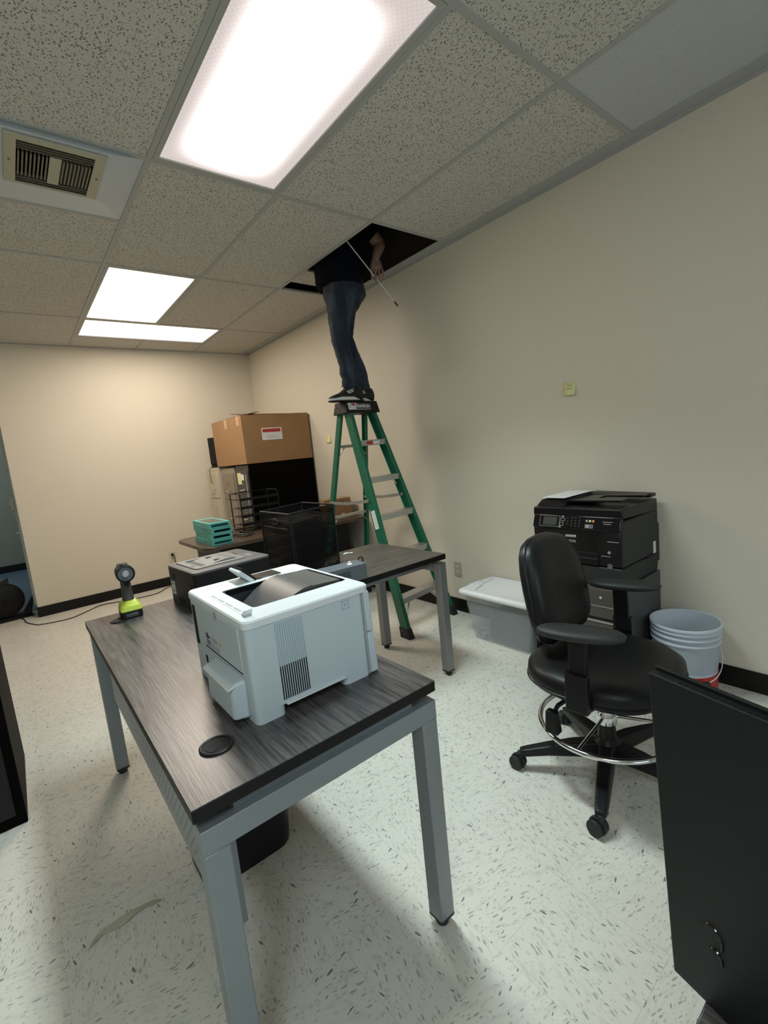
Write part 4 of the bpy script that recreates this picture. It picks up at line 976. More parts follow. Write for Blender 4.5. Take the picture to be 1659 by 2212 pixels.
# body: one continuous skin
bd = MB()
bd.limb([NE[0]-V((0,0,.03))]+NE[1:], [.034,.034,.040,.042,.058,.064], ref=(1,0,0)); bd.limb([FA[0]-V((0,0,.03))]+FA[1:], [.034,.034,.040,.042,.058,.064], ref=(1,0,0))
bd.limb([V((2.11,2.92,2.40)), V((2.11,2.92,2.55)), V((2.13,2.93,2.70)), V((2.17,2.95,2.84)), V((2.20,2.96,2.94)), V((2.21,2.965,2.98))], [(.10,.08),(.13,.10),(.155,.12),(.17,.125),(.12,.10),(.06,.06)])
bd.limb([V((2.20,2.96,2.94)), V((2.225,2.955,3.03)), V((2.24,2.95,3.06))], [.055,.052,.05])
# head: skull, jaw, nose, ears, tilted to look down at the hand
HC = V((2.268,2.935,3.115))
bd.sphere(HC, .098, 16, (.98,.78,1.08)); bd.limb([HC+V((.03,-.01,-.03)), HC+V((.052,-.016,-.085))], [.062,.038])
bd.limb([HC+V((.088,-.018,.015)), HC+V((.112,-.022,-.022)), HC+V((.096,-.02,-.034))], [.008,.014,.009], 10)
for s_ in (-1, 1): bd.sphere(HC+V((-.005,.077*s_,-.005)), .024, 10, (.6,.35,1.1))
# near arm reaching down, far arm reaching up
bd.limb([V((2.21,2.88,2.93)), SH_N, (SH_N+ELB)/2+V((.01,0,0)), ELB], [.055,.056,.047,.041])
bd.limb([ELB, (ELB*2+WRI)/3, WRI, WRI-V((.002,0,.02))], [.041,.040,.027,(.031,.020)])
SHF = SH_F; E2, W2 = V((2.05,3.30,2.98)), V((2.10,3.42,3.09))
bd.limb([V((2.18,3.04,2.93)), SHF, E2, W2], [.055,.052,.042,.028]); bd.limb([W2, W2+V((.03,.05,.05)), W2+V((.05,.09,.06))], [.03,(.042,.018),(.04,.012)])
for k in range(4): bd.limb([W2+V((.045,.08,.055))+V((.012*(k-1.5),-.008*(k-1.5),0)), W2+V((.06,.12,.06))+V((.014*(k-1.5),-.009*(k-1.5),0)), W2+V((.05,.135,.035))+V((.014*(k-1.5),-.009*(k-1.5),0))], [.0095,.009,.007], 8)
# near hand: palm, four fingers curled down round the rod, thumb
ax = V((.81,-.58,0))          # across the knuckles (towards image right)
dn = V((0,0,-1)); kn = HAND+V((-.002,-.006,-.028))
bd.limb([WRI, HAND, kn], [(.026,.018),(.044,.016),(.046,.014)], ref=ax)
fin = []
for k, (ln_, sp, r) in enumerate(((.080,-1.5,.0096),(.092,-.5,.0100),(.088,.5,.0098),(.070,1.5,.0088))):
    b0_ = kn+ax*(.0235*sp)+V((0,0,.004)); f1 = b0_+dn*ln_*.45+ax*(.0035*sp)+V((-.006,-.012,0)); f2 = f1+dn*ln_*.36+V((.002,.002,0)); f3 = f2+dn*ln_*.22+V((.008,.012,0))
    bd.limb([b0_, f1, f2, f3], [r*1.05, r, r*.92, r*.75], 10)
t0 = HAND+ax*(-.028)+V((.006,.008,.004)); bd.limb([t0, t0+V((.008,.022,-.036)), t0+V((.022,.026,-.068)), t0+V((.034,.020,-.088))], [.0155,.0125,.011,.0085], 10)
obj('body', bd, 'skin', man, mods=voxel(.0042, 2))
hr = MB(); hr.sphere(HC+V((-.018,.004,.020)), .104, 16, (.98,.82,1.02)); obj('hair', hr, 'hair', man)
ey = MB()
for s_ in (-1, 1): ey.sphere(HC+V((.082,-.015+.034*s_,.010)), .012, 8)
obj('eyes', ey, 'ink', man)
# jeans
jn = MB()
jn.limb([NE[0]+V((.004,0,.030)), NE[1]+V((.002,0,.005)), NE[1]+V((.000,0,.045)), NE[1]+V((-.004,0,.085)), NE[2]+V((-.004,0,.0)), NE[3]+V((-.002,0,-.05)), NE[3]+V((-.008,0,-.01)), NE[3]+V((-.004,0,.05)), NE[4], NE[5]+V((0,0,.02))], [(.060,.056),(.062,.058),(.056,.054),(.066,.060),(.058,.056),(.060,.056),(.070,.062),(.070,.066),(.090,.084),(.115,.104)], 18, ref=(1,0,0))
jn.limb([FA[0]+V((.004,0,.030)), FA[1]+V((.002,0,.005)), FA[1]+V((-.002,0,.045)), FA[1]+V((-.006,0,.09)), FA[2]+V((0,0,.02)), FA[3], FA[3]+V((0,0,.05)), FA[4], FA[5]], [(.064,.058),(.066,.058),(.058,.056),(.066,.060),(.060,.058),(.064,.062),(.072,.070),(.092,.092),(.112,.104)], 18, ref=(1,0,0))
jn.limb([V((2.10,2.915,2.36)), V((2.115,2.92,2.44)), V((2.12,2.92,2.53)), V((2.115,2.92,2.60))], [(.115,.115),(.155,.145),(.165,.140),(.16,.130)])
jn.limb([V((2.16,2.90,2.40)), V((2.19,2.90,2.46)), V((2.18,2.90,2.54))], [.07,.10,.09])
obj('jeans', jn, 'jeans', man, mods=chain(voxel(.008, 4), wrinkle(.014, .05), wrinkle(.005, .018)))
pk = MB(); pk.beam((2.03,2.785,2.44), (2.03,2.775,2.37), .004, .05, (0,1,0)); 
# shirt
sh = MB()
sh.limb([V((2.085,2.92,2.492)), V((2.09,2.92,2.54)), V((2.095,2.925,2.64)), V((2.13,2.935,2.74)), V((2.17,2.95,2.85)), V((2.20,2.96,2.95)), V((2.215,2.962,2.985))], [(.170,.165),(.178,.168),(.180,.165),(.185,.160),(.195,.155),(.150,.125),(.07,.07)], 20)
sh.limb([V((2.21,2.88,2.92)), SH_N, (SH_N+ELB)/2+V((.005,0,.005))], [.085,.080,.066]); sh.limb([V((2.18,3.04,2.92)), SHF, (SHF+E2)/2], [.085,.078,.064])
obj('shirt', sh, 'shirt', man, mods=chain(voxel(.010, 3), wrinkle(.014, .08)))
# shoes, toes to the left
def shoe(cx, cy, dirv, name_i):
    """cx,cy under the ankle; toe towards dirv"""
    d = V(dirv).normalized(); s_ = V((-d.y, d.x, 0)); z0 = 1.679
    def pt(u, v, z): return V((cx,cy,0))+d*u+s_*v+V((0,0,z0+z))
    u_ = MB(); secs = [(-.085,.020,.012,.075),(-.078,.034,.012,.105),(-.04,.040,.012,.122),(0,.042,.012,.126),(.035,.042,.012,.108),(.07,.044,.012,.082),(.11,.047,.012,.062),(.15,.045,.013,.050),(.18,.034,.014,.040),(.195,.015,.016,.030)]
    rings = []
    for u, hw, zb_, zt_ in secs:
        n = 16; r = []
        for k in range(n):
            a = 2*PI*k/n; vv = math.copysign(abs(math.cos(a))**.7, math.cos(a))*hw; zz2 = (zb_+zt_)/2+math.copysign(abs(math.sin(a))**.8, math.sin(a))*(zt_-zb_)/2
            if math.sin(a) > 0: vv *= (1-.45*math.sin(a)*(1 if u < .08 else .7))
            r.append(pt(u, vv, zz2))
        rings.append(r)
    u_.loft(rings); so_ = obj('shoe', u_, 'shoe', man, angle=80)
    outline = [(-.092,-.02),(-.092,.02),(-.07,.040),(0,.042),(.06,.046),(.12,.050),(.165,.045),(.20,.018),(.203,0),(.20,-.018),(.165,-.045),(.12,-.050),(.06,-.046),(0,-.042),(-.07,-.040)]
    m = MB(); m.loft([[pt(u*.99, v*.97, 0) for u, v in outline], [pt(u, v, .008) for u, v in outline]]); obj('outsole', m, 'rubber', so_, bevel=.002)
    fore = [(u, v) for u, v in outline if u > -.02]+[]
    fw = [(.012,-.043),(.20,-.018),(.204,0),(.20,.018),(.012,.043)]; fw = [(.0,-.0435),(.06,-.047),(.12,-.051),(.166,-.046),(.202,-.018),(.2045,0),(.202,.018),(.166,.046),(.12,.051),(.06,.047),(.0,.0435)]
    m = MB(); m.loft([[pt(u if u > .02 else -.045, v, .0075) for u, v in fw], [pt(u if u > .02 else .012, v, .030 if u < .15 else .021) for u, v in fw]]); obj('midsole', m, 'sole', so_, bevel=.001)
    m = MB()
    for k in range(5):
        u = .04+k*.018; zt_ = .104-k*.0125; m.tube([pt(u,-.027,zt_-.012), pt(u+.004,-.012,zt_+.001), pt(u+.004,.012,zt_+.001), pt(u,.027,zt_-.012)], .0026, 6)
    m.tube([pt(.03,-.01,.112), pt(.055,-.030,.118), pt(.075,-.020,.108), pt(.045,-.008,.108)], .0018, 6); m.tube([pt(.03,.0,.112), pt(.05,.0,.137), pt(.065,.01,.162)], .0018, 6)
    obj('laces', m, 'blk', so_)
    m = MB()
    for k in range(3): m.lathe([(.004,-.001),(.004,.001)], pt(.05+k*.02, .034*(1 if s_.y > 0 else -1)*-1, .066-.009*k), 8, 'y')
    obj('eyelets', m, 'sole', so_)
    side = -1 if s_.y > 0 else 1
    m = MB(); o_ = pt(.028, side*.0425, .052); uu = d; zz3 = V((0,0,1)); nrm = s_*side
    m.hexa([pt(.010,side*.034,.066),pt(.056,side*.034,.052),pt(.056,side*.0465,.052),pt(.010,side*.0455,.066)], [pt(.018,side*.024,.086),pt(.064,side*.024,.070),pt(.064,side*.044,.070),pt(.018,side*.0425,.086)])
    lg_ = obj('side_label', m, 'sole', so_, bevel=.0005)
    a_, b2_, c_ = pt(.056,side*.0465,.052), pt(.010,side*.0455,.066), pt(.064,side*.044,.070)
    text('side_logo', 'PUMA', .013, (a_+b2_+c_+pt(.018,side*.0425,.086))/4-V((0,.0006,0))*side*(1 if s_.y < 0 else -1), b2_-a_, c_-a_, 'ink', lg_, .0006, sx=1.15, bold=.0003)
    return so_
shoe(2.060, 2.866, (-1, .03, 0), 0); shoe(2.225, 2.945, (-1, .06, 0), 1)
rod = MB(); ra, rbb = V((2.084,2.734,2.718)), V((2.502,2.800,2.412)); rod.tube([ra+(ra-rbb)*.35, ra, (ra+rbb)/2, rbb], .0042, 8)
rt_ = thing('glow_rod', 'thin white rod with a black tip held in the hand below the ceiling opening', 'rod', ((ra+rbb)/2)[:])
obj('shaft', rod, 'white', rt_); m = MB(); m.tube([rbb, rbb+(rbb-ra)*.085], .0055, 8); obj('tip', m, 'blk', rt_)

# ================================================================== MULTIFUNCTION PRINTER AND PEDESTAL
pd = thing('pedestal_cabinet', 'dark taupe lockable drawer pedestal under the black office printer', 'cabinet', (2.35, 1.2, 0))
obj('body', MB().box(2.135, 2.548, .985, 1.435, 0, .55), 'ped_side', pd, bevel=.002)
for z0, z1 in ((.395, .548), (.20, .388), (.015, .193)):
    d = obj('drawer', MB().box(2.120, 2.137, .99, 1.43, z0+.004, z1-.004), 'ped', pd, bevel=.002)
    if z0 > .35: obj('top_rail', MB().box(2.1185, 2.121, 1.0, 1.42, .455, .459), 'alu', d, smooth=False); obj('lock', MB().lathe([(.007,-.003),(.007,.001),(.004,.001)], (2.118, 1.085, .503), 16, 'x'), 'chrome', d)
    else: obj('pull_edge', MB().box(2.116, 2.121, 1.0, 1.42, z1-.012, z1-.006), 'alu', d, smooth=False)
mf = thing('office_printer', 'black multifunction printer with keypad and screen standing on the pedestal', 'printer', (2.35, 1.2, .55))
ZB = .552
obj('base_unit', MB().hexa([(2.150,.995,ZB),(2.545,.995,ZB),(2.545,1.44,ZB),(2.150,1.44,ZB)], [(2.140,.988,ZB+.095),(2.545,.988,ZB+.095),(2.545,1.447,ZB+.095),(2.140,1.447,ZB+.095)]), 'mfp_side', mf, bevel=.006)
obj('body', MB().box(2.145, 2.535, .985, 1.450, ZB+.10, .872), 'mfp_side', mf, bevel=.010, seg=3)
fp_ = obj('front_panel', MB().hexa([(2.142,.992,ZB+.104),(2.15,.992,ZB+.104),(2.15,1.443,ZB+.104),(2.142,1.443,ZB+.104)], [(2.132,.992,.826),(2.15,.992,.826),(2.15,1.443,.826),(2.132,1.443,.826)]), 'mfp_gloss', mf, bevel=.006)
cpn = obj('control_panel', MB().hexa([(2.126,.990,.826),(2.16,.990,.826),(2.16,1.445,.826),(2.126,1.445,.826)], [(2.148,.990,.892),(2.17,.990,.892),(2.17,1.445,.892),(2.148,1.445,.892)]), 'mfp_gloss', mf, bevel=.004)
PX = V((0,-1,0)); PY = V((.022,0,.066)).normalized(); PN = PX.cross(PY); PC = V((2.1365,1.2175,.8595))
def onp(mb, u0_, u1_, v0_, v1_, off=.0008, d=.001):
    q = []
    for o_ in (off, off+d):
        q.append([PC+PX*a+PY*b+PN*o_ for a, b in ((u0_,v0_),(u1_,v0_),(u1_,v1_),(u0_,v1_))])
    mb.hexa(q[0], q[1])
def framep(mb, u0_, u1_, v0_, v1_, w): onp(mb,u0_,u1_,v0_,v0_+w); onp(mb,u0_,u1_,v1_-w,v1_); onp(mb,u0_,u0_+w,v0_,v1_); onp(mb,u1_-w,u1_,v0_,v1_)
m = MB(); onp(m, -.168, -.090, -.020, .022); obj('screen', m, 'screen', cpn, smooth=False)
m = MB(); framep(m, -.188, -.075, -.027, .029, .0015); framep(m, -.070, -.048, .004, .020, .002); framep(m, -.074, -.054, -.020, -.002, .002); onp(m, -.066, -.054, .024, .030); onp(m,-.076,-.066,-.030,-.023); obj('screen_frame', m, 'silvertxt', cpn, smooth=False)
m = MB()
for i in range(3):
    for k in range(4): onp(m, -.015+i*.020, -.006+i*.020, -.020+k*.013, -.0135+k*.013)
for i in range(3): onp(m, -.035, -.027, -.012+i*.014, -.006+i*.014)
obj('keypad', m, 'mfp_side', cpn, smooth=False)
for i, c in enumerate(('ink_lt', 'sticky', 'orange')):
    m = MB(); onp(m, .062+i*.016, .072+i*.016, .006, .016); obj('function_button', m, c, cpn, smooth=False)
m = MB(); framep(m, .060, .100, -.024, -.006, .002); onp(m, .064, .080, -.021, -.009); obj('copy_button', m, 'silvertxt', cpn, smooth=False); m = MB(); onp(m, .080, .096, -.021, -.009, .0010); obj('start_button', m, 'grey_dev', cpn, smooth=False)
m = MB()
for k, (a, b) in enumerate(((.145,.192),(.150,.185))): 
    for i in range(8): onp(m, a+i*(b-a)/8, a+(i+.65)*(b-a)/8, .008-k*.010, .012-k*.010)
obj('model_print', m, 'silvertxt', cpn, smooth=False)
text('maker_logo', 'EPSON', .0175, (2.1325, 1.235, .765), (0,-1,0), (0,0,1), 'silvertxt', fp_, .0008, bold=.0006)
obj('status_light', MB().box(2.129, 2.133, 1.205, 1.262, .785, .797), 'silvertxt', fp_, bevel=.002)
m = MB(); m.box(2.131, 2.134, .998, 1.05, .776, .779); m.lathe([(.009,-.001),(.009,.001)], (2.135, 1.045, .725), 4, 'x')
for i in range(9): m.box(2.1345, 2.1365, 1.040+i*.005, 1.0433+i*.005, .703, .7065)
obj('feature_print', m, 'silvertxt', fp_, smooth=False)
m = MB()
for a in ((1.034,1.056,.645,.6475),(1.034,1.056,.6645,.667),(1.034,1.0365,.645,.667),(1.0535,1.056,.645,.667),(1.041,1.049,.652,.660)): m.box(2.1375, 2.1405, a[0], a[1], a[2], a[3])
obj('corner_emblem', m, 'silvertxt', fp_, smooth=False)
tr = obj('output_slot', MB().box(2.134, 2.15, 1.10, 1.42, .685, .715), 'slot', mf, bevel=.002)
pt_ = obj('paper_cassette', MB().box(2.133, 2.15, 1.10, 1.42, .655, .688), 'mfp', mf, bevel=.003); obj('handle', MB().box(2.124, 2.136, 1.19, 1.33, .674, .684), 'ped_side', pt_, bevel=.002)
lidp = [(2.135,.872),(2.535,.872),(2.535,.920),(2.40,.940),(2.28,.928),(2.16,.915),(2.135,.905)]
ldn = obj('scanner_lid', MB().hexa([(2.150,.984,.884),(2.53,.984,.868),(2.53,1.452,.868),(2.150,1.452,.884)], [(2.150,.986,.928),(2.53,.986,.930),(2.53,1.450,.930),(2.150,1.450,.928)]), 'mfp', mf, bevel=.006, seg=3)
obj('feeder', MB().hexa([(2.20,1.30,.928),(2.53,1.30,.928),(2.53,1.448,.928),(2.17,1.448,.928)], [(2.23,1.30,.957),(2.52,1.30,.965),(2.52,1.445,.965),(2.22,1.445,.957)]), 'mfp', mf, bevel=.006, seg=3)
ftr = MB(); oz = lambda y: .944+(1.31-y)*.022
for a in ((2.24,2.50,1.19,1.31),(2.24,2.33,1.03,1.19),(2.42,2.50,1.00,1.19)):
    ftr.hexa([(a[0],a[2],oz(a[2])),(a[1],a[2],oz(a[2])),(a[1],a[3],oz(a[3])),(a[0],a[3],oz(a[3]))], [(a[0],a[2],oz(a[2])+.008),(a[1],a[2],oz(a[2])+.008),(a[1],a[3],oz(a[3])+.008),(a[0],a[3],oz(a[3])+.008)])
bmesh.ops.remove_doubles(ftr.bm, verts=ftr.bm.verts, dist=1e-5)
obj('feed_tray', ftr, 'mfp', mf, smooth=False)
obj('tray_rib', MB().hexa([(2.46,.99,.940),(2.53,.99,.940),(2.53,1.30,.940),(2.46,1.30,.940)], [(2.47,.99,.950),(2.53,.99,.958),(2.53,1.30,.966),(2.47,1.30,.958)]), 'mfp', mf, bevel=.003)
obj('side_recess', MB().box(2.40, 2.47, .9845, .990, .640, .665), 'slot', mf, bevel=.002)
obj('rear_unit', MB().box(2.500, 2.560, .990, 1.445, .60, .80), 'mfp_side', mf, bevel=.004)
wl2 = obj('rating_label', MB().box(2.470, 2.498, .9835, .986, .655, .715), 'paper', mf, smooth=False)
m = MB()
for k in range(5): m.box(2.474, 2.494-(k % 2)*.006, .9828, .9836, .665+.009*k, .667+.009*k)
obj('label_print', m, 'ink_lt', wl2, smooth=False)
pp = MB(); pp.hexa([(2.225,1.312,.9655),(2.50,1.30,.9685),(2.50,1.44,.9685),(2.225,1.445,.9655)], [(2.225,1.312,.967),(2.50,1.30,.970),(2.50,1.44,.970),(2.225,1.445,.967)])
psh = tag(obj('paper_sheet', pp, 'paper', smooth=False), 'white printed sheet lying on top of the black office printer', 'paper')

# ================================================================== DRAFTING CHAIR
ch = thing('drafting_chair', 'black leather drafting chair with oval arm pads and a chrome foot ring', 'chair', (1.610, .822, 0), .06)
HR = -.06
for k in range(5):
    a = math.radians(130+72*k)+HR; ca, sa = math.cos(a), math.sin(a)
    m = MB(); rings = []
    for u, hw, zt_, th_ in ((.03,.030,.135,.06),(.12,.030,.128,.05),(.22,.026,.110,.036),(.30,.022,.092,.028),(.325,.018,.086,.022)):
        rings.append([(ca*u-sa*hw, sa*u+ca*hw, zt_-th_), (ca*u+sa*hw, sa*u-ca*hw, zt_-th_), (ca*u+sa*hw*.8, sa*u-ca*hw*.8, zt_), (ca*u-sa*hw*.8, sa*u+ca*hw*.8, zt_)])
    m.loft(rings); lg_ = obj('base_leg', m, 'blk', ch, bevel=.006, seg=3, world=False)
    cx, cy = ca*.325, sa*.325; b = a+(.9, -.5, 1.8, .2, 1.2)[k]
    w = MB()
    for s_ in (-1, 1):
        q = MB(); q.lathe([(.006,-.009),(.024,-.009),(.0275,-.006),(.0275,.006),(.024,.009),(.006,.009)], (0,0,0), 20, 'x')
        q.bm.transform(Matrix.Translation((cx,cy,.0275)) @ Matrix.Rotation(b, 4, 'Z') @ Matrix.Translation((s_*.016,-.012,0)))
        me = bpy.data.meshes.new('t'); q.bm.to_mesh(me); w.bm.from_mesh(me); bpy.data.meshes.remove(me)
    q = MB(); q.lathe([(.030,-.007),(.030,.007)], (0,0,0), 20, 'x'); q.bm.transform(Matrix.Translation((cx,cy,.031)) @ Matrix.Rotation(b, 4, 'Z') @ Matrix.Translation((0,-.010,0)))
    me = bpy.data.meshes.new('t'); q.bm.to_mesh(me); w.bm.from_mesh(me); w.lathe([(.010,.045),(.010,.075)], (cx,cy,0), 12)
    obj('caster', w, 'rubber', lg_, bevel=.002, world=False)
obj('hub', MB().lathe([(.045,.065),(.050,.08),(.048,.135),(.034,.15),(.030,.21)], (0,0,0), 24), 'blk', ch, world=False)
obj('gas_lift', MB().lathe([(.026,.15),(.026,.30),(.014,.30),(.014,.385)], (0,0,0), 24), 'blk_metal', ch, world=False)
rg = MB(); rg.tube([(.238*math.cos(a), .238*math.sin(a), .215) for a in [2*PI*i/64 for i in range(64)]], .0095, 12, closed=True); ring = obj('foot_ring', rg, 'chrome', ch, angle=80, world=False, label='chrome foot ring')
sp = MB()
for k in range(3):
    a = math.radians(180+120*k); sp.tube([(.03*math.cos(a),.03*math.sin(a),.235),(.236*math.cos(a),.236*math.sin(a),.217)], .006, 8)
obj('ring_spoke', sp, 'chrome', ring, world=False)
obj('ring_hub', MB().lathe([(.027,.205),(.036,.210),(.038,.235),(.034,.250),(.030,.262),(.030,.275),(.026,.275)], (0,0,0), 28), 'chrome', ring, world=False)
def superell(rx, ry, p, z, cx=0, cy=0, n=48):
    r = []
    for k in range(n):
        a = 2*PI*k/n; c, s_ = math.cos(a), math.sin(a)
        r.append((cx+math.copysign(abs(c)**(2/p), c)*rx, cy+math.copysign(abs(s_)**(2/p), s_)*ry, z))
    return r
st_ = MB(); st_.loft([superell(.20,.19,2.6,.385), superell(.245,.235,2.7,.395), superell(.262,.250,2.7,.425), superell(.258,.247,2.7,.455), superell(.235,.225,2.6,.474), superell(.18,.17,2.4,.481), superell(.10,.09,2.2,.477), superell(.03,.03,2,.475)])
seat = obj('seat', st_, 'leather', ch, angle=80, world=False)
sm_ = MB(); sm_.tube(superell(.2625,.2505,2.7,.417), .0028, 6, closed=True); obj('piping', sm_, 'blk', seat, world=False)
obj('seat_pan', MB().prism(rrect(-.15,.15,-.15,.15,.04), .362, .392), 'blk', ch, bevel=.005, world=False)
obj('tilt_mechanism', MB().box(-.06, .06, -.11, .11, .318, .364), 'blk_metal', ch, bevel=.008, world=False)
m = MB(); m.tube([(-.10,.06,.35),(-.19,.09,.33),(-.21,.10,.30)], .008, 8); lv = obj('lever', m, 'blk', ch, world=False); m = MB(); m.hexa([(-.24,.07,.24),(-.20,.07,.24),(-.20,.12,.24),(-.24,.12,.24)], [(-.23,.08,.32),(-.20,.08,.32),(-.20,.12,.32),(-.23,.12,.32)]); obj('paddle', m, 'blk', lv, bevel=.006, world=False)
# backrest: a curved pad in a shell
def back_ring(s, y, dz=0):
    pts = []
    half = [(.06,0),(.13,.006),(.17,.03),(.19,.06),(.201,.13),(.198,.22),(.188,.29),(.165,.345),(.13,.378),(.075,.392)]
    outline = [(-x, z) for x, z in half]+[(0,.396)]+[(x, z) for x, z in reversed(half)]
    cz = .20
    for x, z in outline: pts.append((x*s*.96+.014, y-.030-.42*x*x+.19*(cz+(z-cz)*s), .515+cz+(z-cz)*s))
    return pts
bk = MB(); bk.loft([back_ring(.55,.148), back_ring(.80,.150), back_ring(.93,.158), back_ring(1.0,.176), back_ring(1.0,.190)]); bk_o = obj('backrest', bk, 'leather', ch, angle=75, world=False)
bs = MB(); bs.loft([back_ring(1.0,.190), back_ring(1.015,.196), back_ring(1.015,.212), back_ring(.95,.226), back_ring(.6,.232)]); obj('back_shell', bs, 'blk', bk_o, angle=75, world=False)
m = MB(); m.limb([(0,.10,.35),(0,.20,.36),(.01,.255,.42),(.03,.27,.55),(.03,.275,.66)], [(.04,.010)]*5, 12, ref=(1,0,0)); obj('back_bar', m, 'blk', ch, world=False)
for s_, yo, rz in ((-1, -.045, .30), (1, .03, .25)):
    m = MB(); m.loft([superell(.040,.115,2.2,.652,0,0,32), superell(.052,.132,2.3,.660,0,0,32), superell(.054,.135,2.3,.672,0,0,32), superell(.046,.125,2.3,.680,0,0,32), superell(.02,.08,2.2,.681,0,0,32)])
    m.bm.transform(Matrix.Translation((s_*.275, yo, 0)) @ Matrix.Rotation(rz, 4, 'Z'))
    ap = obj('armrest', m, 'pad', ch, angle=80, world=False)
    m = MB(); m.beam((s_*.270, yo+.01, .655), (s_*.278, yo+.01, .47), .020, .060, (1,0,0)); m.beam((s_*.285, yo+.01, .53), (s_*.288, yo+.01, .40), .026, .075, (1,0,0)); m.beam((s_*.292, yo+.01, .41), (s_*.10, yo+.02, .368), .070, .016, (0,1,0))
    obj('arm_post', m, 'blk', ap, bevel=.004, world=False)

# ================================================================== STORAGE BIN, BUCKET, WASTE BIN
sb = thing('storage_bin', 'clear plastic storage bin with a white lid against the right wall', 'storage bin', (2.385, 1.79, 0))
def bin_ring(x0, x1, y0, y1, z, r=.04): return [(x, y, z) for x, y in rrect(x0, x1, y0, y1, r, 5)]
m = MB(); m.loft([bin_ring(2.262,2.525,1.60,2.045,.004,.03), bin_ring(2.225,2.555,1.525,2.09,.315), bin_ring(2.231,2.549,1.531,2.084,.315), bin_ring(2.268,2.519,1.606,2.039,.010,.03)]); obj('tub', m, 'clear', sb, angle=60)
m = MB(); m.loft([bin_ring(2.205,2.572,1.505,2.110,.308), bin_ring(2.200,2.576,1.500,2.115,.318), bin_ring(2.202,2.574,1.502,2.113,.332), bin_ring(2.212,2.566,1.512,2.103,.340), bin_ring(2.235,2.545,1.545,2.070,.3415), bin_ring(2.243,2.537,1.553,2.062,.336)], ); lo = obj('lid', m, 'lid', sb, angle=50)
m = MB(); m.tube([(2.25,2.00,.3375),(2.30,2.02,.3385),(2.36,2.03,.339),(2.40,2.055,.3395),(2.44,2.05,.339),(2.52,2.06,.338)], .006, 8); obj('lid_groove', m, 'lid', lo)
m = MB(); m.hexa([(2.33,2.105,.30),(2.44,2.105,.30),(2.44,2.125,.30),(2.33,2.125,.30)], [(2.33,2.07,.345),(2.44,2.07,.345),(2.44,2.122,.338),(2.33,2.122,.338)]); obj('latch', m, 'lid', lo, bevel=.005)
m = MB(); m.prism_x([(1.615,.012),(1.905,.012),(1.915,.03),(1.915,.085),(1.91,.12),(1.90,.17),(1.86,.235),(1.75,.262),(1.60,.255),(1.585,.20)], 2.272, 2.505)
tag(obj('bin_contents', m, 'grey_dev2', bevel=.012, mods=wrinkle(.008,.05)), 'dark bundled cloth seen through the clear storage bin', 'cloth')
m = MB()
for k in range(4): m.tube([(2.285+.006*k, 2.02-.01*k, .014), (2.28+.01*k, 2.01-.01*k, .05+.01*k), (2.30, 1.98-.01*k, .07), (2.31, 1.96-.01*k, .03)], .0035, 6)
m.box(2.27, 2.30, 1.945, 1.985, .014, .045)
tag(obj('cable_bundle', m, 'ink_lt'), 'grey cable and plug at the far bottom corner inside the clear bin', 'cable')

bu = thing('bucket', 'white five-gallon bucket with a red band and wire handle beside the office printer', 'bucket', (2.412, .828, 0))
c0_ = (2.412, .828, 0)
m = MB(); m.lathe([(.118,.002),(.126,.006),(.133,.20),(.135,.272),(.146,.274),(.146,.280),(.138,.283),(.138,.300),(.147,.303),(.147,.309),(.139,.312),(.139,.325),(.147,.328),(.147,.333),(.140,.336),(.141,.345),(.149,.347),(.150,.356),(.147,.360),(.142,.358),(.137,.33),(.121,.012),(.001,.008)], c0_, 56, cap=False); pail = obj('pail', m, 'bucket', bu, angle=50)
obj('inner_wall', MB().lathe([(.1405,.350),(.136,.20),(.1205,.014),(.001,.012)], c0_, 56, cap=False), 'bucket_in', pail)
obj('red_band', MB().lathe([(.1275,.012),(.1325,.125),(.1335,.125),(.1285,.012)], c0_, 56, cap=False), 'red_bucket', pail)
obj('print_line', MB().lathe([(.1338,.196),(.1342,.198),(.1338,.200)], c0_, 56, cap=False), 'ink_lt', pail)
m = MB(); m.tube([V(c0_)+V((.148*math.cos(a)*.98, -.148*math.sin(a)*1.05-.0, .262-.150*math.sin(a)**.8 if math.sin(a) > 0 else .262)) for a in [PI*i/24 for i in range(25)]], .0022, 8); 
m.bm.transform(Matrix.Translation(c0_) @ Matrix.Rotation(-.85, 4, 'Z') @ Matrix.Translation(-V(c0_))); hw_ = obj('wire_handle', m, 'bucket', bu)
q = MB(); q.tube([V(c0_)+V((x, -.1555, .1115)) for x in (-.035, 0, .035)], .010, 12); q.bm.transform(Matrix.Translation(c0_) @ Matrix.Rotation(-.85, 4, 'Z') @ Matrix.Translation(-V(c0_))); obj('grip', q, 'blk', hw_)

m = MB(); rb0 = rrect(.275,.575,1.42,1.64,.06,6); rb1 = rrect(.254,.598,1.40,1.66,.06,6); rb2 = rrect(.262,.590,1.408,1.652,.055,6); rb3 = rrect(.283,.567,1.428,1.632,.052,6)
m.loft([[(x,y,0) for x,y in rb0],[(x,y,.33) for x,y in rb1],[(x,y,.33) for x,y in rb2],[(x,y,.008) for x,y in rb3]]); tag(obj('waste_bin', m, 'blk', angle=50), 'black plastic waste bin on the floor under the near desk', 'waste bin')

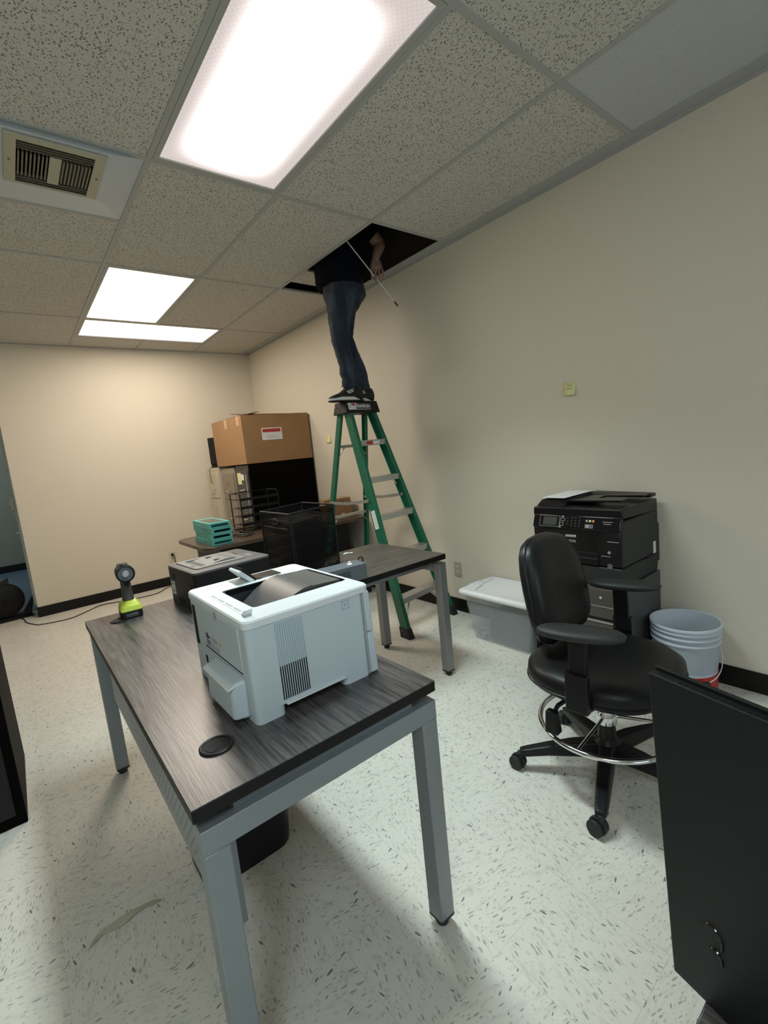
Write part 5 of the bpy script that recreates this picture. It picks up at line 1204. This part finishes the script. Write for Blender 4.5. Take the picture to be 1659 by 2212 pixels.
# ================================================================== DRILL
dr = thing('cordless_light', 'yellow-green and black cordless work light standing on the far end of the near desk', 'tool', (.320, 2.255, DZ), -.06)
b = MB(); b.prism(rrect(-.040,.042,-.058,.058,.012), 0, .032); obj('battery', b, 'blk_matte', dr, bevel=.004, world=False)
obj('battery_catch', MB().box(-.024, .024, -.0605, -.052, .006, .022), 'drillgrey', dr, bevel=.003, world=False)
b = MB(); b.loft([[(x,y,.032) for x,y in rrect(-.041,.043,-.058,.058,.012)], [(x,y,.052) for x,y in rrect(-.037,.039,-.052,.054,.014)], [(x,y,.070) for x,y in rrect(-.026,.026,-.026,.034,.012)]]); obj('foot_shell', b, 'lime', dr, bevel=.002, world=False)
b = MB(); b.limb([(0,.004,.062),(0,.006,.10),(0,.006,.14),(-.001,.0,.168)], [(.024,.030),(.021,.026),(.020,.024),(.018,.026)], 16, ref=(1,0,0)); hn = obj('handle', b, 'drillgrey', dr, angle=70, world=False)
obj('trigger', MB().box(-.008, .008, -.034, -.018, .135, .165), 'blk', hn, bevel=.003, world=False)
b = MB(); b.lathe([(.020,-.060),(.031,-.058),(.034,-.045),(.033,.02),(.028,.045),(.015,.055)], (0,0,.196), 24, 'y'); hd_ = obj('head', b, 'drillgrey', dr, angle=60, world=False)
b = MB(); b.lathe([(.029,-.074),(.036,-.072),(.036,-.048),(.033,-.046)], (0,0,.196), 28, 'y', cap=False); obj('bezel_ring', b, 'blk', hd_, world=False)
obj('lens', MB().lathe([(.030,-.071),(.001,-.0725)], (0,0,.196), 24, 'y'), 'grey_dev', hd_, world=False)
b = MB(); b.lathe([(.012,-.0765),(.014,-.073)], (0,0,.196), 16, 'y'); obj('bulb', b, 'alu', hd_, world=False)
b = MB(); b.box(-.014, .014, -.056, -.02, .226, .236); b.box(-.020, .020, -.05, .03, .222, .229); obj('top_clip', b, 'blk', hd_, bevel=.003, world=False)

# ================================================================== FLOOR FAN, CORDS, SMALL THINGS
fn_ = thing('floor_fan', 'black round floor fan on the floor by the doorway at the left edge', 'fan', (-.225, 5.97, 0), .12)
m = MB(); m.lathe([(.10,-.10),(.155,-.08),(.165,0),(.155,.08),(.10,.11)], (0,0,.20), 32, 'y'); dm = obj('drum', m, 'fan', fn_, angle=60, world=False)
m = MB()
for r in (.045, .075, .105, .135, .155): m.tube([(r*math.cos(a), -.10+.02*(r/.15), .20+r*math.sin(a)) for a in [2*PI*i/28 for i in range(28)]], .003, 6, closed=True)
for k in range(10): a = PI*2*k/10; m.tube([(0,-.105,.20),(.155*math.cos(a),-.083,.20+.155*math.sin(a))], .003, 6)
obj('grille', m, 'blk_metal', dm, world=False)
m = MB(); m.hexa([(-.20,-.12,0),(.20,-.12,0),(.20,.12,0),(-.20,.12,0)], [(-.18,-.08,.03),(.18,-.08,.03),(.18,.08,.03),(-.18,.08,.03)])
for s_ in (-1, 1):
    m.hexa([(s_*.13,-.07,.02),(s_*.19,-.07,.02),(s_*.19,.07,.02),(s_*.13,.07,.02)], [(s_*.235,-.015,.20),(s_*.243,-.015,.21),(s_*.243,.015,.21),(s_*.235,.015,.20)])
obj('cradle', m, 'fan', fn_, bevel=.004, world=False)
m = MB(); m.hexa([(-.10,-.03,.345),(.06,-.03,.345),(.06,.03,.345),(-.10,.03,.345)], [(.05,-.01,.41),(.06,-.01,.42),(.06,.01,.42),(.05,.01,.41)]); obj('carry_handle', m, 'fan', fn_, bevel=.003, world=False)
def smooth_path(pts, n=8):
    out = []
    P = [V(p) for p in pts]; P = [P[0]*2-P[1]]+P+[P[-1]*2-P[-2]]
    for i in range(1, len(P)-2):
        for k in range(n):
            t_ = k/n; a, b, c, d = P[i-1], P[i], P[i+1], P[i+2]
            out.append(.5*((2*b)+(-a+c)*t_+(2*a-5*b+4*c-d)*t_*t_+(-a+3*b-3*c+d)*t_**3))
    out.append(P[-2]); return out
m = MB(); m.tube(smooth_path([(-.12,5.85,.006),(-.10,5.78,.006),(-.085,5.63,.006),(-.04,5.50,.006),(.023,5.40,.006),(.239,5.345,.006),(.40,5.46,.006),(.543,5.575,.006),(.726,5.52,.006),(1.031,5.47,.006),(1.196,5.63,.006),(1.32,5.70,.006),(1.345,5.700,.10),(1.345,5.690,.28),(1.343,5.690,.345)]), .004, 8)
tag(obj('power_cord', m, 'blk'), 'long thin black power cord on the floor from the fan to the back wall outlet', 'cord')
m = MB(); m.tube(smooth_path([(-.20,6.10,.006),(-.10,6.06,.006),(.0,6.10,.006),(.012,6.12,.006)]), .004, 8)
tag(obj('cord', m, 'blk'), 'short black cord between the floor fan and the wall end', 'cord')

def outlet(name, label, c, n, mat, plug=False):
    """c centre on the wall, n = 'x' (on right wall, faces -x) or 'y' (on back wall, faces -y)"""
    t = thing(name, label, 'outlet', c)
    def bx_(mb, a0, a1, z0, z1, d0, d1):
        if n == 'x': mb.box(c[0]-d1, c[0]-d0, c[1]+a0, c[1]+a1, c[2]+z0, c[2]+z1)
        else: mb.box(c[0]+a0, c[0]+a1, c[1]-d1, c[1]-d0, c[2]+z0, c[2]+z1)
    m = MB(); bx_(m, -.035, .035, -.057, .057, 0, .006); pl = obj('plate', m, mat, t, bevel=.002)
    for z in (-.022, .022):
        m = MB(); bx_(m, -.015, .015, z-.013, z+.013, .006, .009); s_ = obj('socket', m, 'socket', pl, bevel=.003)
        m = MB(); bx_(m, -.008, -.005, z-.004, z+.007, .009, .0096); bx_(m, .005, .008, z-.004, z+.007, .009, .0096); bx_(m, -.002, .002, z-.010, z-.006, .009, .0096)
        obj('slots', m, 'ink', s_, smooth=False) if False else obj('slots', m, 'ink', pl, smooth=False)
    if plug: m = MB(); bx_(m, -.014, .014, .008, .036, .009, .035); obj('plug', m, 'blk', t, bevel=.004)
    return t
outlet('wall_outlet', 'beige wall outlet on the right wall above the clear storage bin', (XR, 2.442, .337), 'x', 'plate')
outlet('wall_outlet', 'cream wall outlet with a black plug on the back wall left of the far desk', (1.327, YB, .33), 'y', 'plate_w', True)
outlet('wall_outlet', 'pale wall outlet low on the right wall behind the ladder', (XR, 3.83, .36), 'x', 'plate_w')
# switch plate and latch on the end of the back wall
sw = thing('light_switch', 'beige switch plate on the end of the back wall at the left edge', 'switch', (XL, YB+.14, 1.14))
obj('plate', MB().box(XL-.045, XL-.012, YB+.10, YB+.17, 1.085, 1.20), 'plate', sw, bevel=.003)
obj('toggle', MB().box(XL-.056, XL-.045, YB+.13, YB+.14, 1.13, 1.155), 'socket', sw, bevel=.002)
dl = thing('door_latch', 'small metal latch plate on the end of the back wall below the switch', 'latch', (XL, YB+.2, 1.0))
obj('strike_plate', MB().box(XL-.024, XL-.020, YB+.18, YB+.22, .96, 1.06), 'alu', dl, bevel=.001); obj('bolt', MB().box(XL-.045, XL-.022, YB+.195, YB+.207, .845, .855), 'alu', dl, bevel=.001)
obj('strike_plate', MB().box(XL-.024, XL-.020, YB+.18, YB+.22, .83, .87), 'alu', dl, bevel=.001)

def sticky(name, label, y, z, rot, w=.076, curl=.012, ink=True):
    m = MB(); rows = []
    Rm = Matrix.Rotation(rot, 3, 'X')
    for i in range(9):
        v_ = w/2-w*i/8; off = .001+curl*(i/8)**2.2; row = []
        for u_s in (-w/2, w/2):
            p = Rm @ V((0, -u_s, v_)); row.append((XR-off, y+p.y, z+p.z))
        rows.append(row)
    m.loft(rows, closed=False, cap=False)
    def solid(o): s_ = o.modifiers.new('solid', 'SOLIDIFY'); s_.thickness = .0006
    t = thing(name, label, 'sticky note', (XR, y, z)); o = obj('note_sheet', m, 'sticky', t, mods=solid)
    if ink:
        k = MB()
        def stroke(pts):
            q = []
            for a, b in pts:
                p = Rm @ V((0, -a, b)); q.append((XR-.0022-curl*((w/2-b)/w)**2.2, y+p.y, z+p.z))
            k.tube(q, .0008, 5)
        stroke([(-.006,.028),(-.014,.026),(-.012,.021),(-.005,.019),(-.011,.015)]); stroke([(-.002,.016),(.002,.021),(.004,.016),(.006,.019)]); stroke([(.010,.029),(.009,.016),(.013,.016)])
        stroke([(-.018,.002),(-.012,.001),(-.008,.004),(-.008,-.002),(-.004,.004),(-.003,-.001),(.001,.009)]); stroke([(.018,.008),(.012,.002),(.013,-.004),(.017,-.004)])
        obj('handwriting', k, 'ink', t)
    return t
sticky('sticky_note', 'yellow sticky note with handwriting on the right wall above the office printer', 1.458, 1.546, .07, .074)
sticky('sticky_note', 'yellow sticky note on the right wall just left of the ladder', 4.072, 1.467, .0, .08, .008, False)

m = MB()
for k in range(5): m.tube(smooth_path([(2.555,2.80,.155+.006*k),(2.545,2.72,.125+.007*k),(2.540,2.64,.075+.008*k),(2.535,2.57,.02+.003*k)]), .003, 6)
tag(obj('cable_bundle', m, 'alu'), 'bundle of pale grey cables against the right baseboard behind the ladder', 'cable')

tp = MB(); pts = [(-.042,1.497),(-.020,1.512),(.000,1.524),(.030,1.521),(.058,1.520),(.085,1.521),(.110,1.518),(.135,1.508),(.160,1.505)]
wd = [.003,.012,.004,.013,.016,.010,.007,.012,.002]; zz_ = [.002,.016,.003,.010,.006,.014,.018,.020,.012]
tp.loft([[(x-w_*.4, y-w_*1.3, z_), (x+w_*.4, y+w_*1.3, z_*.5+.002)] for (x, y), w_, z_ in zip(pts, wd, zz_)], closed=False, cap=False)
def solid2(o): s_ = o.modifiers.new('solid', 'SOLIDIFY'); s_.thickness = .0008; b = o.modifiers.new('sub', 'SUBSURF'); b.levels = b.render_levels = 2
tag(obj('tape_scrap', tp, 'masking', mods=solid2), 'twisted strip of cream masking tape lying on the floor left of the near desk', 'tape')
